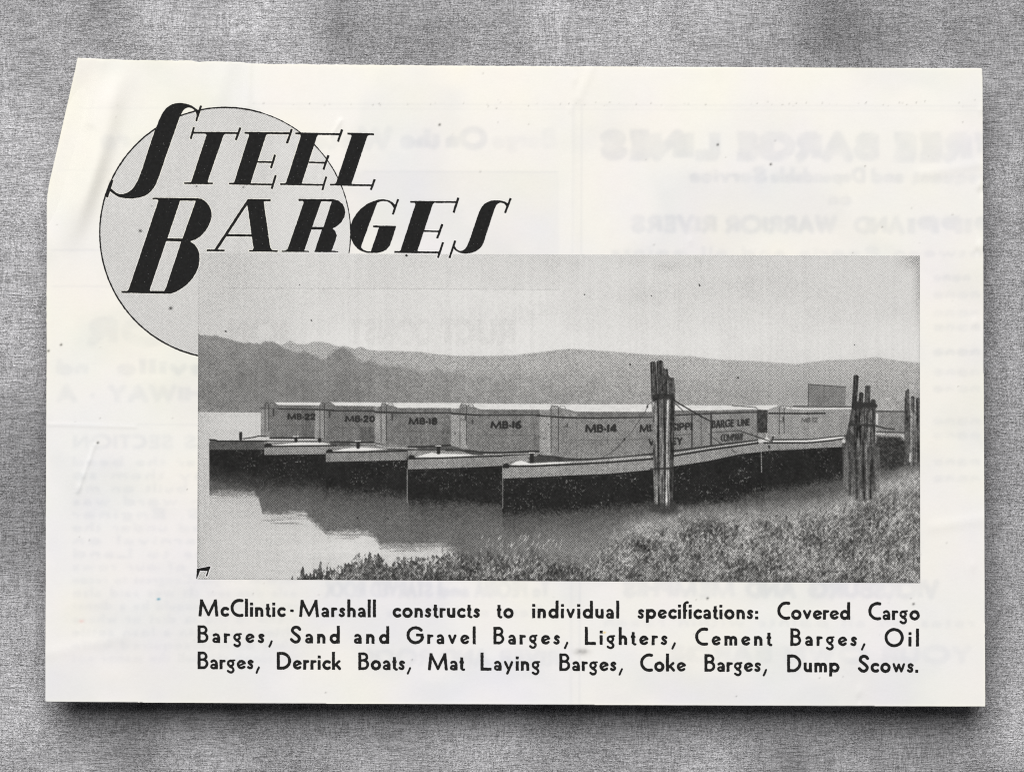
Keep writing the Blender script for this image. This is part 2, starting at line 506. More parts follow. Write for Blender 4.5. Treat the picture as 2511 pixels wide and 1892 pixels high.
XH = 23.7
G = {
    'M': (49.7, bar(4.0, 0, 8.3, 42) + path((8.3, 38.5), (25, 4), hw=3.3) + path((25, 4), (41.6, 38.5), hw=3.3) + bar(41.6, 42, 45.8, 0)),
    'c': (19, arc(11.8, 11.8, 8.6, 52, 308)),
    'C': (30.5, arc(22.5, 21.5, 18.8, 72, 288)),
    'l': (7.2, bar(3.6, 0, 3.6, 44)),
    'i': (7.2, bar(3.6, 0, 3.6, XH) + bar(3.6, 28, 3.6, 35)),
    'n': (20.4, bar(3.6, 0, 3.6, XH) + bar(16.8, 0, 16.8, 13.6) + arc(10.2, 13.5, 6.6, 0, 170)),
    't': (11.5, bar(5.6, 3, 5.6, 32) + bar(0, 20.3, 11.3, 20.3, 3.0) + arc(10.2, 6.2, 4.4, 190, 285, 2.9)),
    '-': (9, bar(0, 15.3, 9, 15.3, 3.2)),
    'a': (19, bar(15.4, 0, 15.4, 15) + arc(8.9, 14.4, 6.5, 0, 140, 3.2) + arc(8.4, 6.8, 5.6, 0, 360, 2.9, 4.3)),
    'r': (13.2, bar(3.6, 0, 3.6, XH) + arc(10.6, 13.2, 7, 165, 78, 3.3)),
    's': (15.6, spath((13, 18.2), (10.2, 20.3), (7.4, 20.4), (4.7, 18.6), (4.6, 15.6), (6.8, 13.2), (9.6, 11.4), (11.8, 8.9),
                      (11.6, 5.8), (9.2, 3.5), (6.2, 3.4), (2.8, 5.4), hw=3.2)),
    'h': (20.4, bar(3.6, 0, 3.6, 44) + bar(16.8, 0, 16.8, 13.6) + arc(10.2, 13.5, 6.6, 0, 170)),
    'o': (25.2, arc(12.6, 11.8, 9.1, 0, 360)),
    'u': (20.4, bar(3.6, 9, 3.6, XH) + arc(10.2, 10.2, 6.6, 180, 360) + bar(16.8, 0, 16.8, XH)),
    'd': (25, arc(12.2, 11.8, 8.7, 0, 360) + bar(21.4, 0, 21.4, 43.5)),
    'v': (21, path((3.4, 20.5), (10.5, 3.6), hw=3.3) + path((10.5, 3.6), (17.6, 20.5), hw=3.3)),
    'p': (24.6, bar(3.6, -10, 3.6, XH) + arc(12.8, 11.8, 8.7, 0, 360)),
    'e': (21, arc(11.4, 11.8, 8.5, 25, 318, 3.3) + path((4.0, 8.6), (18.6, 15.2), hw=2.5)),
    'f': (9.8, bar(4.4, 0, 4.4, 35) + arc(10.6, 34.4, 6.2, 180, 80, 3.2) + bar(0, 20.3, 11, 20.3, 2.8)),
    ':': (8.4, bar(4.2, 0, 4.2, 7.2, 4.0) + bar(4.2, 13.6, 4.2, 20.8, 4.0)),
    'B': (26.6, bar(3.6, 0, 3.6, 43) + bar(3, 39.6, 13, 39.6, 3.3) + arc(13, 31.6, 8.1, 90, -90, 3.3) + bar(3, 23.5, 13, 23.5, 3.0)
          + arc(13.2, 13.5, 10, 90, -90, 3.4) + bar(3, 3.5, 13.2, 3.5, 3.4)),
    'g': (21, arc(9.8, 14.4, 6.4, 0, 360, 3.0) + path((10, 21.6), (19.4, 22.0), hw=2.3)
          + spath((8.0, 6.8), (12.6, 4.6), (16, 1.2), (16.4, -3.2), (13.2, -7), (8.6, -7.4), (3.4, -4.4), hw=3.0)),
    ',': (11.5, path((9.0, 4.8), (3.4, -8.0), hw=2.7)),
    'S': (27, spath((23.8, 34.2), (20.4, 38.2), (15.4, 39.9), (9.8, 38.6), (6.0, 34.4), (6.2, 29.2), (10.2, 25.0), (16.2, 20.6),
                    (21.4, 15.6), (22.6, 10.4), (20, 5.6), (14.8, 3.4), (9.2, 4.4), (3.4, 9.4))),
    'G': (41.5, arc(22, 21.5, 18.6, 42, 345) + bar(23.5, 22.0, 41.4, 22.0, 3.4) + bar(38.0, 23, 38.0, 11)),
    'L': (27, bar(3.6, 0, 3.6, 44) + bar(0, 3.5, 27, 3.5)),
    'O': (47.4, arc(23.7, 21.5, 20.0, 0, 360, n=28)),
    'D': (34.8, bar(3.6, 0, 3.6, 43) + bar(3, 39.5, 13.2, 39.5) + arc(13.2, 21.5, 18, 90, -90, n=22) + bar(3, 3.5, 13.2, 3.5)),
    'k': (22.4, bar(3.6, 0, 3.6, 44) + path((6, 10.2), (17.6, 20.6), hw=3.2) + path((10, 13), (18.8, 3), hw=3.4)),
    'y': (23.7, path((3.4, 20.5), (11.2, 4.6), hw=3.2) + path((20.2, 20.6), (8.8, -6.8), hw=3.2)),
    'w': (31.6, path((3.3, 20.6), (9.6, 3.6), (15.8, 19.5), (22.0, 3.6), (28.3, 20.6), hw=3.1)),
    'm': (31, bar(3.6, 0, 3.6, XH) + bar(15.5, 0, 15.5, 14) + bar(27.4, 0, 27.4, 14) + arc(9.5, 14.1, 6, 0, 170) + arc(21.5, 14.1, 6, 0, 180)),
    '.': (7.6, bar(3.8, 0, 3.8, 7.4, 3.8)),
    # extra capitals and figures for the barge sides and the reverse page
    'A': (34, path((3.5, 2), (17, 41)) + path((17, 41), (30.5, 2)) + path((8, 14), (26, 14))),
    'E': (24, bar(3.6, 0, 3.6, 43) + bar(0, 39.5, 23, 39.5) + bar(0, 22, 21, 22) + bar(0, 3.5, 23, 3.5)),
    'F': (23, bar(3.6, 0, 3.6, 43) + bar(0, 39.5, 23, 39.5) + bar(0, 22, 20, 22)),
    'I': (7.2, bar(3.6, 0, 3.6, 43)),
    'N': (34, bar(3.6, 0, 3.6, 43) + path((4, 40), (30, 3)) + bar(30.4, 0, 30.4, 43)),
    'P': (26, bar(3.6, 0, 3.6, 43) + bar(3, 39.5, 13, 39.5) + arc(13, 30, 9.5, 90, -90) + bar(3, 20.5, 13, 20.5)),
    'R': (28, bar(3.6, 0, 3.6, 43) + bar(3, 39.5, 13, 39.5) + arc(13, 30, 9.5, 90, -90) + bar(3, 20.5, 13, 20.5) + path((13, 20), (24, 2))),
    'T': (27, bar(13.5, 0, 13.5, 43) + bar(0, 39.5, 27, 39.5)),
    'V': (33, path((3.4, 41), (16.5, 3), (29.6, 41))),
    'W': (46, path((3.4, 41), (13, 3), (23, 38), (33, 3), (42.6, 41))),
    'Y': (30, path((3.4, 41), (15, 20), (26.6, 41)) + path((15, 20), (15, 2))),
    'H': (33, bar(3.6, 0, 3.6, 43) + bar(29.4, 0, 29.4, 43) + bar(3, 22, 30, 22)),
    'K': (29, bar(3.6, 0, 3.6, 43) + path((6, 18), (25, 41)) + path((12, 25), (26, 2))),
    'U': (32, bar(3.6, 16, 3.6, 43) + arc(16, 16, 12.4, 180, 360) + bar(28.4, 16, 28.4, 43)),
    'b': (25, bar(3.6, 0, 3.6, 43.5) + arc(12.8, 11.8, 8.7, 0, 360)),
    'q': (25, bar(21.4, -10, 21.4, XH) + arc(12.2, 11.8, 8.7, 0, 360)),
    '0': (28, arc(14, 21.5, 10.4, 0, 360, ry=18)),
    '1': (9, bar(4.5, 0, 4.5, 43)),
    '2': (27, spath((4, 31), (7, 38), (14, 40), (22, 35), (22, 28), (14, 16), (4, 4)) + bar(2, 3.5, 26, 3.5)),
    '4': (29, bar(21, 0, 21, 43) + path((19, 40), (4, 13)) + bar(2, 12, 29, 12)),
    '6': (27, arc(13.5, 13, 9.6, 0, 360) + spath((4, 14), (6, 26), (13, 35), (20, 40))),
    '8': (27, arc(13.5, 31.5, 8, 0, 360) + arc(13.5, 12.5, 9.6, 0, 360)),
    ' ': (15, []),
}


def word_segs(txt, x0, x1, yb, slope=0., size=1., wide=None, mirror=False, weight=1.):
    """lay a word from x0 to x1 on a baseline; returns segments in drawing units"""
    txt = ''.join(c if c in G else 'n' for c in txt)
    nat = sum(G[c][0] for c in txt)
    n = len(txt)
    W = x1 - x0
    if wide is None:
        fx = size
        track = (W - nat * fx) / max(n - 1, 1)
    else:
        fx = W / (nat + wide * (n - 1))
        track = wide * fx
    out = []
    cx = 0.
    for c in txt:
        w, segs = G[c]
        for a, b2, hw, butt in segs:
            q = []
            for p in (a, b2):
                px = cx + p[0] * fx
                if mirror:
                    px = W - px
                X_ = x0 + px
                q.append((X_, yb + slope * (X_ - x0) - p[1] * size))
            out.append((q[0], q[1], hw * weight * min(size, 9) if wide is None else hw * weight * (size + fx) / 2, butt))
        cx += w * fx + track
    return out


def segs_field(segs):
    def f(X, Y):
        F = np.full(X.shape, 50.)
        x0, y0 = X[0, 0], Y[0, 0]
        sx_ = X[0, 1] - x0
        for a, b2, hw, butt in segs:
            m = hw + 6
            i0 = max(int((min(a[0], b2[0]) - m - x0) / sx_), 0)
            i1 = max(int((max(a[0], b2[0]) + m - x0) / sx_) + 2, 0)
            j0 = max(int((min(a[1], b2[1]) - m - y0) / sx_), 0)
            j1 = max(int((max(a[1], b2[1]) + m - y0) / sx_) + 2, 0)
            xs, ys = X[j0:j1, i0:i1], Y[j0:j1, i0:i1]
            if xs.size == 0:
                continue
            d = box_d(xs, ys, a, b2, hw) if butt else seg_d(xs, ys, a, b2) - hw
            F[j0:j1, i0:i1] = np.minimum(F[j0:j1, i0:i1], d)
        return F
    return f


LINES = [
    (1510.3, [('McClintic', 486.3, 699), ('-', 711.4, 720.5), ('Marshall', 732.9, 921.6), ('constructs', 963, 1176.5), ('to', 1218, 1259.5),
              ('individual', 1305, 1518.3), ('specifications:', 1563.5, 1859.6), ('Covered', 1905.9, 2084.5), ('Cargo', 2129, 2255.3)]),
    (1574.9, [('Barges,', 484.7, 669), ('Sand', 711.4, 833.2), ('and', 867.8, 954.4), ('Gravel', 996.9, 1166.4), ('Barges,', 1210, 1393.5),
              ('Lighters,', 1434.2, 1656.9), ('Cement', 1704.4, 1891.2), ('Barges,', 1938, 2121.8), ('Oil', 2168.8, 2253.3)]),
    (1639.2, [('Barges,', 484.7, 637.3), ('Derrick', 679, 836.6), ('Boats,', 878.7, 1008.2), ('Mat', 1048.8, 1138.1), ('Laying', 1178.4, 1324.2),
              ('Barges,', 1371.6, 1527.4), ('Coke', 1569.4, 1680.6), ('Barges,', 1727.4, 1881), ('Dump', 1930, 2058), ('Scows.', 2103.7, 2251.7)]),
]
SL = 9.0 / 1770
DZ_INK = 6e-5

# ---- headline letters, traced
A4 = crop(240, 230, 4.424)
B4 = crop(240, 440, 4.424)
C4 = crop(480, 290, 4.424)
D4 = crop(780, 290, 4.424)
ZS = 4.424


class Glyph:
    def __init__(self, tr):
        self.tr, self.add, self.cut, self.segs = tr, [], [], []

    def poly(self, *p, sm=False):
        p = self.tr(p)
        self.add.append(smooth(p, True, 4) if sm else p)
        return self

    def hole(self, *p):
        self.cut.append(self.tr(p))
        return self

    def st(self, x0, y0, x1, y1, w):
        a, b2 = self.tr([(x0, y0), (x1, y1)])
        self.segs.append((a, b2, w / 2 / ZS, 1))
        return self

    def box(self, m=6):
        xs, ys = [], []
        for p in self.add:
            xs += [q[0] for q in p]
            ys += [q[1] for q in p]
        for a, b2, hw, _ in self.segs:
            xs += [a[0], b2[0]]
            ys += [a[1], b2[1]]
        return (min(xs) - m, min(ys) - m, max(xs) + m, max(ys) + m)

    def field(self, X, Y):
        F = segs_field(self.segs)(X, Y) if self.segs else np.full(X.shape, 50.)
        for p in self.add:
            F = np.minimum(F, poly_d(X, Y, p))
        for p in self.cut:
            F = np.maximum(F, -poly_d(X, Y, p))
        return F


LET = []
g = Glyph(A4)   # S
g.poly((1090, 190), (1050, 150), (1000, 122), (950, 107), (900, 101), (850, 104), (800, 118), (750, 150), (710, 195), (680, 250), (655, 310),
       (630, 370), (600, 450), (550, 600), (500, 760), (460, 870), (435, 935), (405, 990), (370, 1035), (330, 1065), (290, 1082), (255, 1088),
       (215, 1080), (175, 1055), (148, 1030), (128, 1040), (140, 1062), (170, 1085), (220, 1115), (280, 1130), (350, 1136), (420, 1130),
       (490, 1113), (545, 1085), (590, 1040), (625, 990), (650, 930), (680, 850), (730, 700), (790, 530), (840, 390), (880, 275), (905, 220),
       (925, 185), (950, 162), (985, 150), (1020, 157), (1048, 182), (1066, 215), (1072, 245), (1088, 240), sm=True)
g.st(1120, 130, 1066, 298, 23).st(158, 933, 98, 1124, 25)
LET.append(g)
g = Glyph(A4)   # T
g.st(1030, 423, 1535, 427, 21).st(1042, 362, 1008, 492, 23).st(1547, 366, 1495, 504, 25)
g.poly((1160, 428), (1385, 428), (1364, 450), (1192, 945), (1200, 965), (1000, 965), (1014, 950), (1180, 445)).st(935, 969, 1250, 972, 18)
LET.append(g)


def letter_e(tr, top, ts, stem, mid, ms, bot, bs, w=(21, 19, 19)):
    g = Glyph(tr)
    g.st(*top, w[0]).st(*ts, 25).poly(*stem).st(*mid, w[1]).st(*ms, 25).st(*bot, w[2]).st(*bs, 24)
    LET.append(g)


letter_e(A4, (1590, 424, 2090, 430), (2105, 380, 2052, 537), [(1632, 425), (1848, 428), (1825, 450), (1660, 960), (1655, 980), (1462, 978), (1480, 955), (1640, 450)],
         (1725, 738, 1892, 742), (1922, 660, 1878, 807), (1420, 974, 1888, 985), (1930, 883, 1885, 1032))
letter_e(C4, (1080, 165, 1565, 174), (1588, 123, 1542, 255), [(1130, 165), (1340, 168), (1318, 190), (1155, 690), (1150, 715), (962, 713), (982, 690), (1138, 200)],
         (1225, 478, 1402, 483), (1440, 400, 1385, 558), (914, 713, 1380, 723), (1416, 633, 1373, 780))
g = Glyph(C4)   # L
g.st(1645, 168, 1936, 174, 21).st(1455, 719, 1922, 728, 19).st(1941, 662, 1900, 776, 24)
g.poly((1680, 170), (1890, 172), (1862, 195), (1693, 700), (1690, 725), (1500, 722), (1522, 700), (1690, 195))
LET.append(g)
g = Glyph(B4)   # B
g.poly((592, 198), (1080, 203), (1130, 213), (1175, 245), (1210, 290), (1230, 340), (1236, 390), (1225, 445), (1200, 505), (1165, 560), (1115, 615),
       (1060, 650), (1000, 670), (1050, 705), (1085, 755), (1102, 810), (1103, 880), (1092, 945), (1065, 1010), (1025, 1075), (970, 1135),
       (905, 1185), (845, 1220), (790, 1236), (720, 1238), (255, 1228), (255, 1208), (318, 1208), (335, 1190), (655, 235), (650, 218), (592, 216))
g.hole((893, 228), (1062, 232), (918, 640), (755, 637)).hole((742, 668), (905, 672), (742, 1165), (720, 1208), (570, 1208), (562, 1198))
LET.append(g)
g = Glyph(B4)   # A
g.st(1625, 222, 1875, 226, 22)
g.poly((1622, 212), (1800, 216), (1802, 260), (1870, 735), (1892, 768), (1676, 768), (1690, 745), (1678, 680), (1620, 262))
g.poly((1628, 212), (1640, 245), (1303, 755), (1310, 770), (1250, 770), (1268, 752), (1600, 250))
g.st(1395, 604, 1675, 608, 24).st(1180, 768, 1376, 770, 20).st(1640, 772, 1952, 776, 17)
LET.append(g)
g = Glyph(C4)   # R
g.poly((1115, 875), (1490, 878), (1545, 892), (1590, 925), (1615, 970), (1624, 1020), (1612, 1070), (1585, 1120), (1540, 1165), (1485, 1195),
       (1515, 1225), (1530, 1270), (1520, 1310), (1500, 1370), (1474, 1435), (1548, 1440), (1548, 1452), (930, 1448), (930, 1436), (975, 1434),
       (998, 1415), (1172, 912), (1160, 897), (1115, 896))
g.hole((1362, 900), (1475, 903), (1385, 1180), (1265, 1176)).hole((1255, 1206), (1368, 1206), (1292, 1436), (1284, 1440), (1284, 1475), (1230, 1475), (1230, 1438), (1178, 1434))
LET.append(g)
g = Glyph(D4)   # G
g.poly((848, 1168), (800, 1320), (778, 1380), (740, 1425), (690, 1450), (640, 1459), (540, 1459), (480, 1444), (430, 1415), (385, 1365), (358, 1310),
       (345, 1240), (350, 1170), (375, 1100), (420, 1030), (470, 975), (530, 930), (600, 898), (660, 882), (710, 879), (760, 887), (805, 908),
       (836, 938), (842, 960), (818, 1010), (822, 985), (808, 950), (780, 918), (745, 900), (710, 897), (675, 901), (642, 915), (550, 1160),
       (475, 1365), (468, 1400), (490, 1425), (530, 1440), (572, 1445), (660, 1186), (595, 1182), (595, 1162))
g.st(868, 877, 811, 1042, 23)
LET.append(g)
letter_e(D4, (1000, 906, 1502, 909), (1522, 860, 1470, 1024), [(1048, 908), (1268, 910), (1244, 935), (1080, 1430), (1078, 1455), (872, 1450), (895, 1430), (1055, 935)],
         (1145, 1222, 1312, 1227), (1348, 1146, 1292, 1302), (828, 1449, 1312, 1455), (1355, 1343, 1300, 1514), (19, 17, 20))
g = Glyph(D4)   # S
g.poly((2068, 938), (2040, 912), (2000, 897), (1940, 890), (1880, 894), (1825, 915), (1785, 950), (1755, 1000), (1735, 1050), (1700, 1150), (1660, 1270),
       (1630, 1350), (1605, 1402), (1575, 1430), (1545, 1438), (1512, 1424), (1490, 1400), (1476, 1378), (1462, 1398), (1485, 1428), (1520, 1450),
       (1560, 1463), (1610, 1466), (1670, 1457), (1720, 1436), (1765, 1400), (1795, 1350), (1820, 1270), (1860, 1150), (1895, 1040), (1920, 970),
       (1940, 935), (1970, 917), (2000, 918), (2025, 932), (2042, 955), (2050, 980), sm=True)
g.st(2090, 867, 2028, 1027, 23).st(1488, 1327, 1425, 1514, 23)
LET.append(g)

# ---- the paper itself
OUT = [(191, 142), (260, 145), (324, 148), (470, 149.5), (486, 153), (505, 151), (590, 152), (611, 157), (800, 158.5), (1024, 160.5), (1380, 163), (1800, 165),
       (2130, 167), (2409, 167.6), (2410.5, 450), (2409.5, 462), (2411, 478), (2411, 600), (2409.5, 612), (2411.3, 624), (2412, 900), (2414, 1300), (2416, 1731),
       (1850, 1729), (1250, 1726), (600, 1723), (111, 1719), (112.5, 1300), (114, 900), (114.5, 640), (114.5, 500), (116.5, 475), (121, 448), (155, 300)]
s = 3.0
box = (96, 128, 2430, 1745)
X, Y = grid(*box, s)
F = poly_d(X, Y, OUT)
F += (noise(X, Y, 9, seed=1) - .5) * np.where((Y < 175) & (X < 1450), 1.6, .35)
F += (noise(X, Y, 60, seed=4) - .5) * np.where((Y < 175) & (X > 440) & (X < 640), 4.5, .5)


def blur(a, n):
    for _ in range(n):
        p = np.pad(a, 1, mode='edge')
        a = (p[:-2, 1:-1] + p[2:, 1:-1] + p[1:-1, :-2] + p[1:-1, 2:] + 2 * a) / 6
    return a


ghost = np.zeros(X.shape)


def gtext(txt, x0, x1, yb, h, dv, weight=1.5):
    sg = word_segs(txt, x0, x1, yb, SL * .4, h / 43., wide=5., mirror=True, weight=weight)
    Fg = segs_field(sg)(X, Y)
    ghost[...] = np.maximum(ghost, dv * np.clip(.5 - Fg / 3., 0, 1))


gtext('BARGE', 1805, 2150, 388, 58, .80, 2.0)
gtext('LINES', 1478, 1760, 386, 60, .95, 2.1)
gtext('FREE', 2190, 2440, 390, 58, .65, 2.0)
gtext('Service', 1693, 1880, 446, 36, .8, 1.7)
gtext('Dependable', 1892, 2120, 447, 36, .8, 1.7)
gtext('and', 2138, 2215, 448, 36, .8, 1.7)
gtext('Frequent', 2240, 2450, 449, 36, .65, 1.7)
gtext('on', 2033, 2087, 502, 34, .7, 1.7)
gtext('RIVERS', 1550, 1755, 568, 38, .9, 1.8)
gtext('WARRIOR', 1780, 2050, 569, 38, .9, 1.8)
gtext('AND', 2095, 2215, 571, 38, .9, 1.8)
gtext('PIPPI', 2228, 2440, 573, 38, .8, 1.8)
gtext('between Peoria and all points', 1500, 2450, 628, 24, .55, 1.2)
gtext('the', 985, 1078, 362, 46, .85, 1.9)
gtext('On', 1096, 1192, 362, 46, .85, 1.9)
gtext('Waterways', 545, 960, 362, 46, .6, 1.9)
gtext('Rivers', 250, 520, 362, 46, .45, 1.9)
gtext('Barge', 1210, 1360, 362, 46, .35, 1.9)
gtext('NOR', 215, 520, 840, 56, .42, 1.7)
gtext('sville', 290, 500, 916, 36, .7, 1.7)
gtext('nd', 140, 215, 916, 36, .55, 1.7)
gtext('HIWAY - A', 140, 500, 982, 36, .6, 1.7)
gtext('RAS SECTION', 180, 560, 1098, 32, .6, 1.4)
BODY = ['n over the bend', 'all by them so', 'soon built on my', 'when word was', 'U. S. Enginer', 'guided under the', 'tolcarnival on', 'steps to Land',
        'many of our rows', 'Congress to recon', 'It was said also', 'could be a dinner', 'a dist or where', 'in a loan settle', 'acquired knife', 'all the major not']
for k, t in enumerate(BODY):
    y = 1142 + k * 32.0
    gtext(t, 178, 600 if y < 1430 else 470, y, 24, .55 if y < 1560 else .4, 1.1)
    if y > 1425:
        gtext(t[::-1], 470, 730, y, 24, .45, 1.1)
gtext('STARVED ROCK', 800, 1060, 1462, 36, .8, 1.8)
gtext('and', 1075, 1150, 1462, 36, .7, 1.8)
gtext('To PEORIA', 1165, 1345, 1462, 36, .7, 1.8)
gtext('MEMPHIS', 1530, 1800, 1462, 40, .75, 1.9)
gtext('AND', 1830, 1950, 1463, 40, .75, 1.9)
gtext('VICKSBURG', 1985, 2300, 1464, 40, .75, 1.9)
gtext('rates on all points within reach', 1480, 2390, 1535, 26, .5, 1.2)
gtext('RIVER AND ROCK', 900, 1370, 1628, 36, .5, 1.8)
gtext('YOUR OWN BARGE', 1640, 2380, 1620, 36, .45, 1.8)
gtext('Peru and Illinois River', 800, 1330, 1510, 26, .5, 1.3)
for xs in ((2290, 2402),):
    for y, dv in ((688, .7), (730, .55), (775, .5), (810, .6), (870, .8), (920, .6), (960, .55), (1040, .55), (1075, .5), (1140, .6), (1180, .55)):
        gtext('none', xs[0], xs[1] - (y % 5) * 8, y, 24, dv, 1.6)
rough = .35 + 1.1 * fbm(X, Y, 26, 3, 2)
ghost *= np.clip(rough, 0, 1.25)
ghost = blur(ghost, 3)
# rules and the picture block on the reverse
rule = np.zeros(X.shape)
for x0, w, a in ((1403, 4, .30), (1424, 3, .42)):
    rule += a * np.exp(-((X - x0 + (Y - 900) * .004) / w) ** 2) * (Y > 255)
for y0, x0, x1, a in ((257, 610, 2412, .32), (268, 610, 2412, .22), (421, 880, 1372, .40), (420, 130, 880, .18), (616, 116, 260, .45),
                      (705, 116, 1370, .35), (1043, 130, 500, .32), (268, 180, 420, .25)):
    rule += a * np.exp(-((Y - y0 - (X - 1200) * .003) / 3) ** 2) * sst(x0, x0 + 20, X) * (1 - sst(x1 - 10, x1, X))
blk = sst(470, 520, X) * (1 - sst(1366, 1374, X)) * sst(418, 424, Y) * (1 - sst(705, 712, Y))
blk2 = np.exp(-((X - 1900) / 90) ** 2 - ((Y - 300) / 60) ** 2) * .4 + np.exp(-((X - 1480) / 120) ** 2 - ((Y - 260) / 90) ** 2) * .4
dirt = np.zeros(X.shape)
r2 = np.random.RandomState(3)
for k in range(110):
    px, py = r2.uniform(130, 2400), r2.uniform(170, 1715)
    dirt += r2.uniform(.06, .34) * np.exp(-((X - px) ** 2 + (Y - py) ** 2) / r2.uniform(2, 5))
for px, py in ((1078, 306), (1890, 403), (150, 845), (1735, 1466), (240, 1085), (2240, 1480), (119, 860), (1760, 355)):
    dirt += .8 * np.exp(-((X - px) ** 2 + (Y - py) ** 2) / 7.)
for k in range(60):
    px, py = r2.uniform(620, 2400), 255 + r2.normal(0, 3)
    dirt += r2.uniform(.05, .32) * np.exp(-((X - px) ** 2 + (Y - py) ** 2) / 3.)
smudge = np.exp(-((X - 1427) / 16) ** 2 - ((Y - 1597) / 7) ** 2) * (.4 + noise(X, Y, 7, seed=3))
warm = fbm(X, Y, 210, 3, 0)
cool = fbm(X, Y, 330, 3, 4)
pk = fbm(X, Y, 130, 2, 5)
low = sst(200, 1700, Y)
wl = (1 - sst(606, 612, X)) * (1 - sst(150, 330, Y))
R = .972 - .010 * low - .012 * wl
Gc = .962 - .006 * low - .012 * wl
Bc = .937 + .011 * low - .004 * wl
gr = sst(.46, .66, fbm(X, Y, 240, 3, 3, 170)) * .020
up = .010 * (1 - sst(200, 420, Y))
R = R + .026 * (warm - .5) + .016 * (pk - .5) - gr + up
Gc = Gc + .026 * (warm - .5) - .80 * gr + up
Bc = Bc - .68 * gr + up - .040 * (warm - .5) + .02 * (cool - .5)
for ch, kg, kr, kb in ((0, .052, .055, .030), (1, .046, .050, .027), (2, .034, .036, .018)):
    t = (R, Gc, Bc)[ch]
    t -= kg * ghost + kr * rule + kb * (.5 * blk + blk2) + .75 * np.clip(dirt, 0, 1) + .22 * smudge
edge = np.exp(F / 5.) * .02 * (F < 0)
R += edge
Gc += edge
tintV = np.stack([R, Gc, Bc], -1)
# an old yellow spot and a blue fleck
for px, py, r, c in ((1482, 1550, 3, (.95, .80, .35)), (389, 1468, 4, (.35, .62, .72)), (200, 1522, 6, (.95, .86, .84))):
    m = np.exp(-((X - px) ** 2 + ((Y - py) * 1.6) ** 2) / (r * r))[..., None]
    tintV = tintV * (1 - m) + np.array(c) * m
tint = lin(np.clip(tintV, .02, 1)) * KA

x, y, l, st = contour(F, box[0], box[1], s)
ii = np.clip(np.rint((x - box[0]) / s).astype(int), 0, X.shape[1] - 1)
jj = np.clip(np.rint((y - box[1]) / s).astype(int), 0, X.shape[0] - 1)
co = to_world(x, y, 0)
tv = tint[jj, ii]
# give the sheet its thickness: a skirt down the edge and an underside
sizes = np.diff(np.concatenate([st, [len(l)]]))
nxt = np.arange(len(l)) + 1
last = st + sizes - 1
nxt[last] = st
ea, eb = l, l[nxt]
N = len(x)
key = ea.astype(np.int64) * N + eb
rev = eb.astype(np.int64) * N + ea
bd = ~np.isin(key, rev)
ba, bb = ea[bd], eb[bd]
TH = 2.2e-4
bot = co.copy()
bot[:, 2] = ZP - TH
ll = np.concatenate([l, np.stack([bb, ba, ba + N, bb + N], -1).ravel()])
ss = np.concatenate([st, len(l) + 4 * np.arange(len(ba))])
ub = len(ll)
# reversed loops for the underside
pos = np.repeat(st, sizes) + (np.repeat(sizes, sizes) - 1 - (np.arange(len(l)) - np.repeat(st, sizes)))
ul = l[pos] + N
ll = np.concatenate([ll, ul])
ss = np.concatenate([ss, ub + st])
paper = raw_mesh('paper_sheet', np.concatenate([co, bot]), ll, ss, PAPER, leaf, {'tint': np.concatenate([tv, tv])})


def board(name, x0, y0, x1, y1, z0, z1, mat, parent):
    c = [((x - CX) * U, -(y - CY) * U) for x, y in ((x0, y0), (x1, y0), (x1, y1), (x0, y1))]
    co = [(*p, z0) for p in c] + [(*p, z1) for p in c]
    fs = [(0, 1, 2, 3), (7, 6, 5, 4), (1, 0, 4, 5), (2, 1, 5, 6), (3, 2, 6, 7), (0, 3, 7, 4)]
    return raw_mesh(name, np.array(co), np.array(fs).ravel(), np.arange(0, 24, 4), mat, parent, None, False)


board('backing_board', 330, 330, 2200, 1520, 0.0002, ZP - TH - 2e-5, FOAM, leaf)

# ---- emblem disc behind the headline
CXD, CYD, RD = 552.2, 571.3, 307.5


def disc_field(X, Y):
    F = np.hypot(X - CXD, Y - CYD) - RD
    F = np.maximum(F, np.where(X < 489, -50, Y - 622.5))
    for gl in LET:
        bx = gl.box(8)
        m = (X > bx[0]) & (X < bx[2]) & (Y > bx[1]) & (Y < bx[3])
        if m.any():
            F[m] = np.maximum(F[m], -(gl.field(X[m], Y[m]) - 1.6)) if not gl.segs else np.maximum(
                F[m], -(np.minimum(gl_pts(gl, X[m], Y[m]), 50) - 1.6))
    return F


def gl_pts(gl, x, y):
    F = np.full(x.shape, 50.)
    for a, b2, hw, _ in gl.segs:
        F = np.minimum(F, box_d(x, y, a, b2, hw))
    for p in gl.add:
        F = np.minimum(F, poly_d(x, y, p))
    for p in gl.cut:
        F = np.maximum(F, -poly_d(x, y, p))
    return F


def disc_tone(x, y):
    V = .84 + .045 * sst(600, 840, x) + .02 * (fbm(x, y, 60, 2, 1) - .5) - .01 * sst(500, 700, y)
    V += .012 * (noise(x, y, 9, 400, 3) - .5)
    for px, py, r in ((344, 566, 3.2), (418.5, 756, 3.2), (482, 457, 1.6), (597, 459, 1.6), (553, 812, 2), (374.5, 489, 1.4), (372, 505, 1.4)):
        V = V - .6 * np.exp(-((x - px) ** 2 + (y - py) ** 2) / (r * r))
    return {'tone': lin(V) * KA}


disc = ink_mesh('emblem_disc', disc_field, (238, 256, 866, 880), HALF, leaf, 3e-5, 2.0, disc_tone, .2)
disc['label'] = 'pale grey dotted disc behind the headline lettering'


def ring_field(X, Y):
    w = np.where(X < 640, 1.9, 1.35) + .7 * (noise(X, Y, 5, seed=1) - .5)
    F = np.abs(np.hypot(X - CXD, Y - CYD) - RD) - w
    F = np.maximum(F, np.where(X < 486, -50, Y - 620.5))
    return F


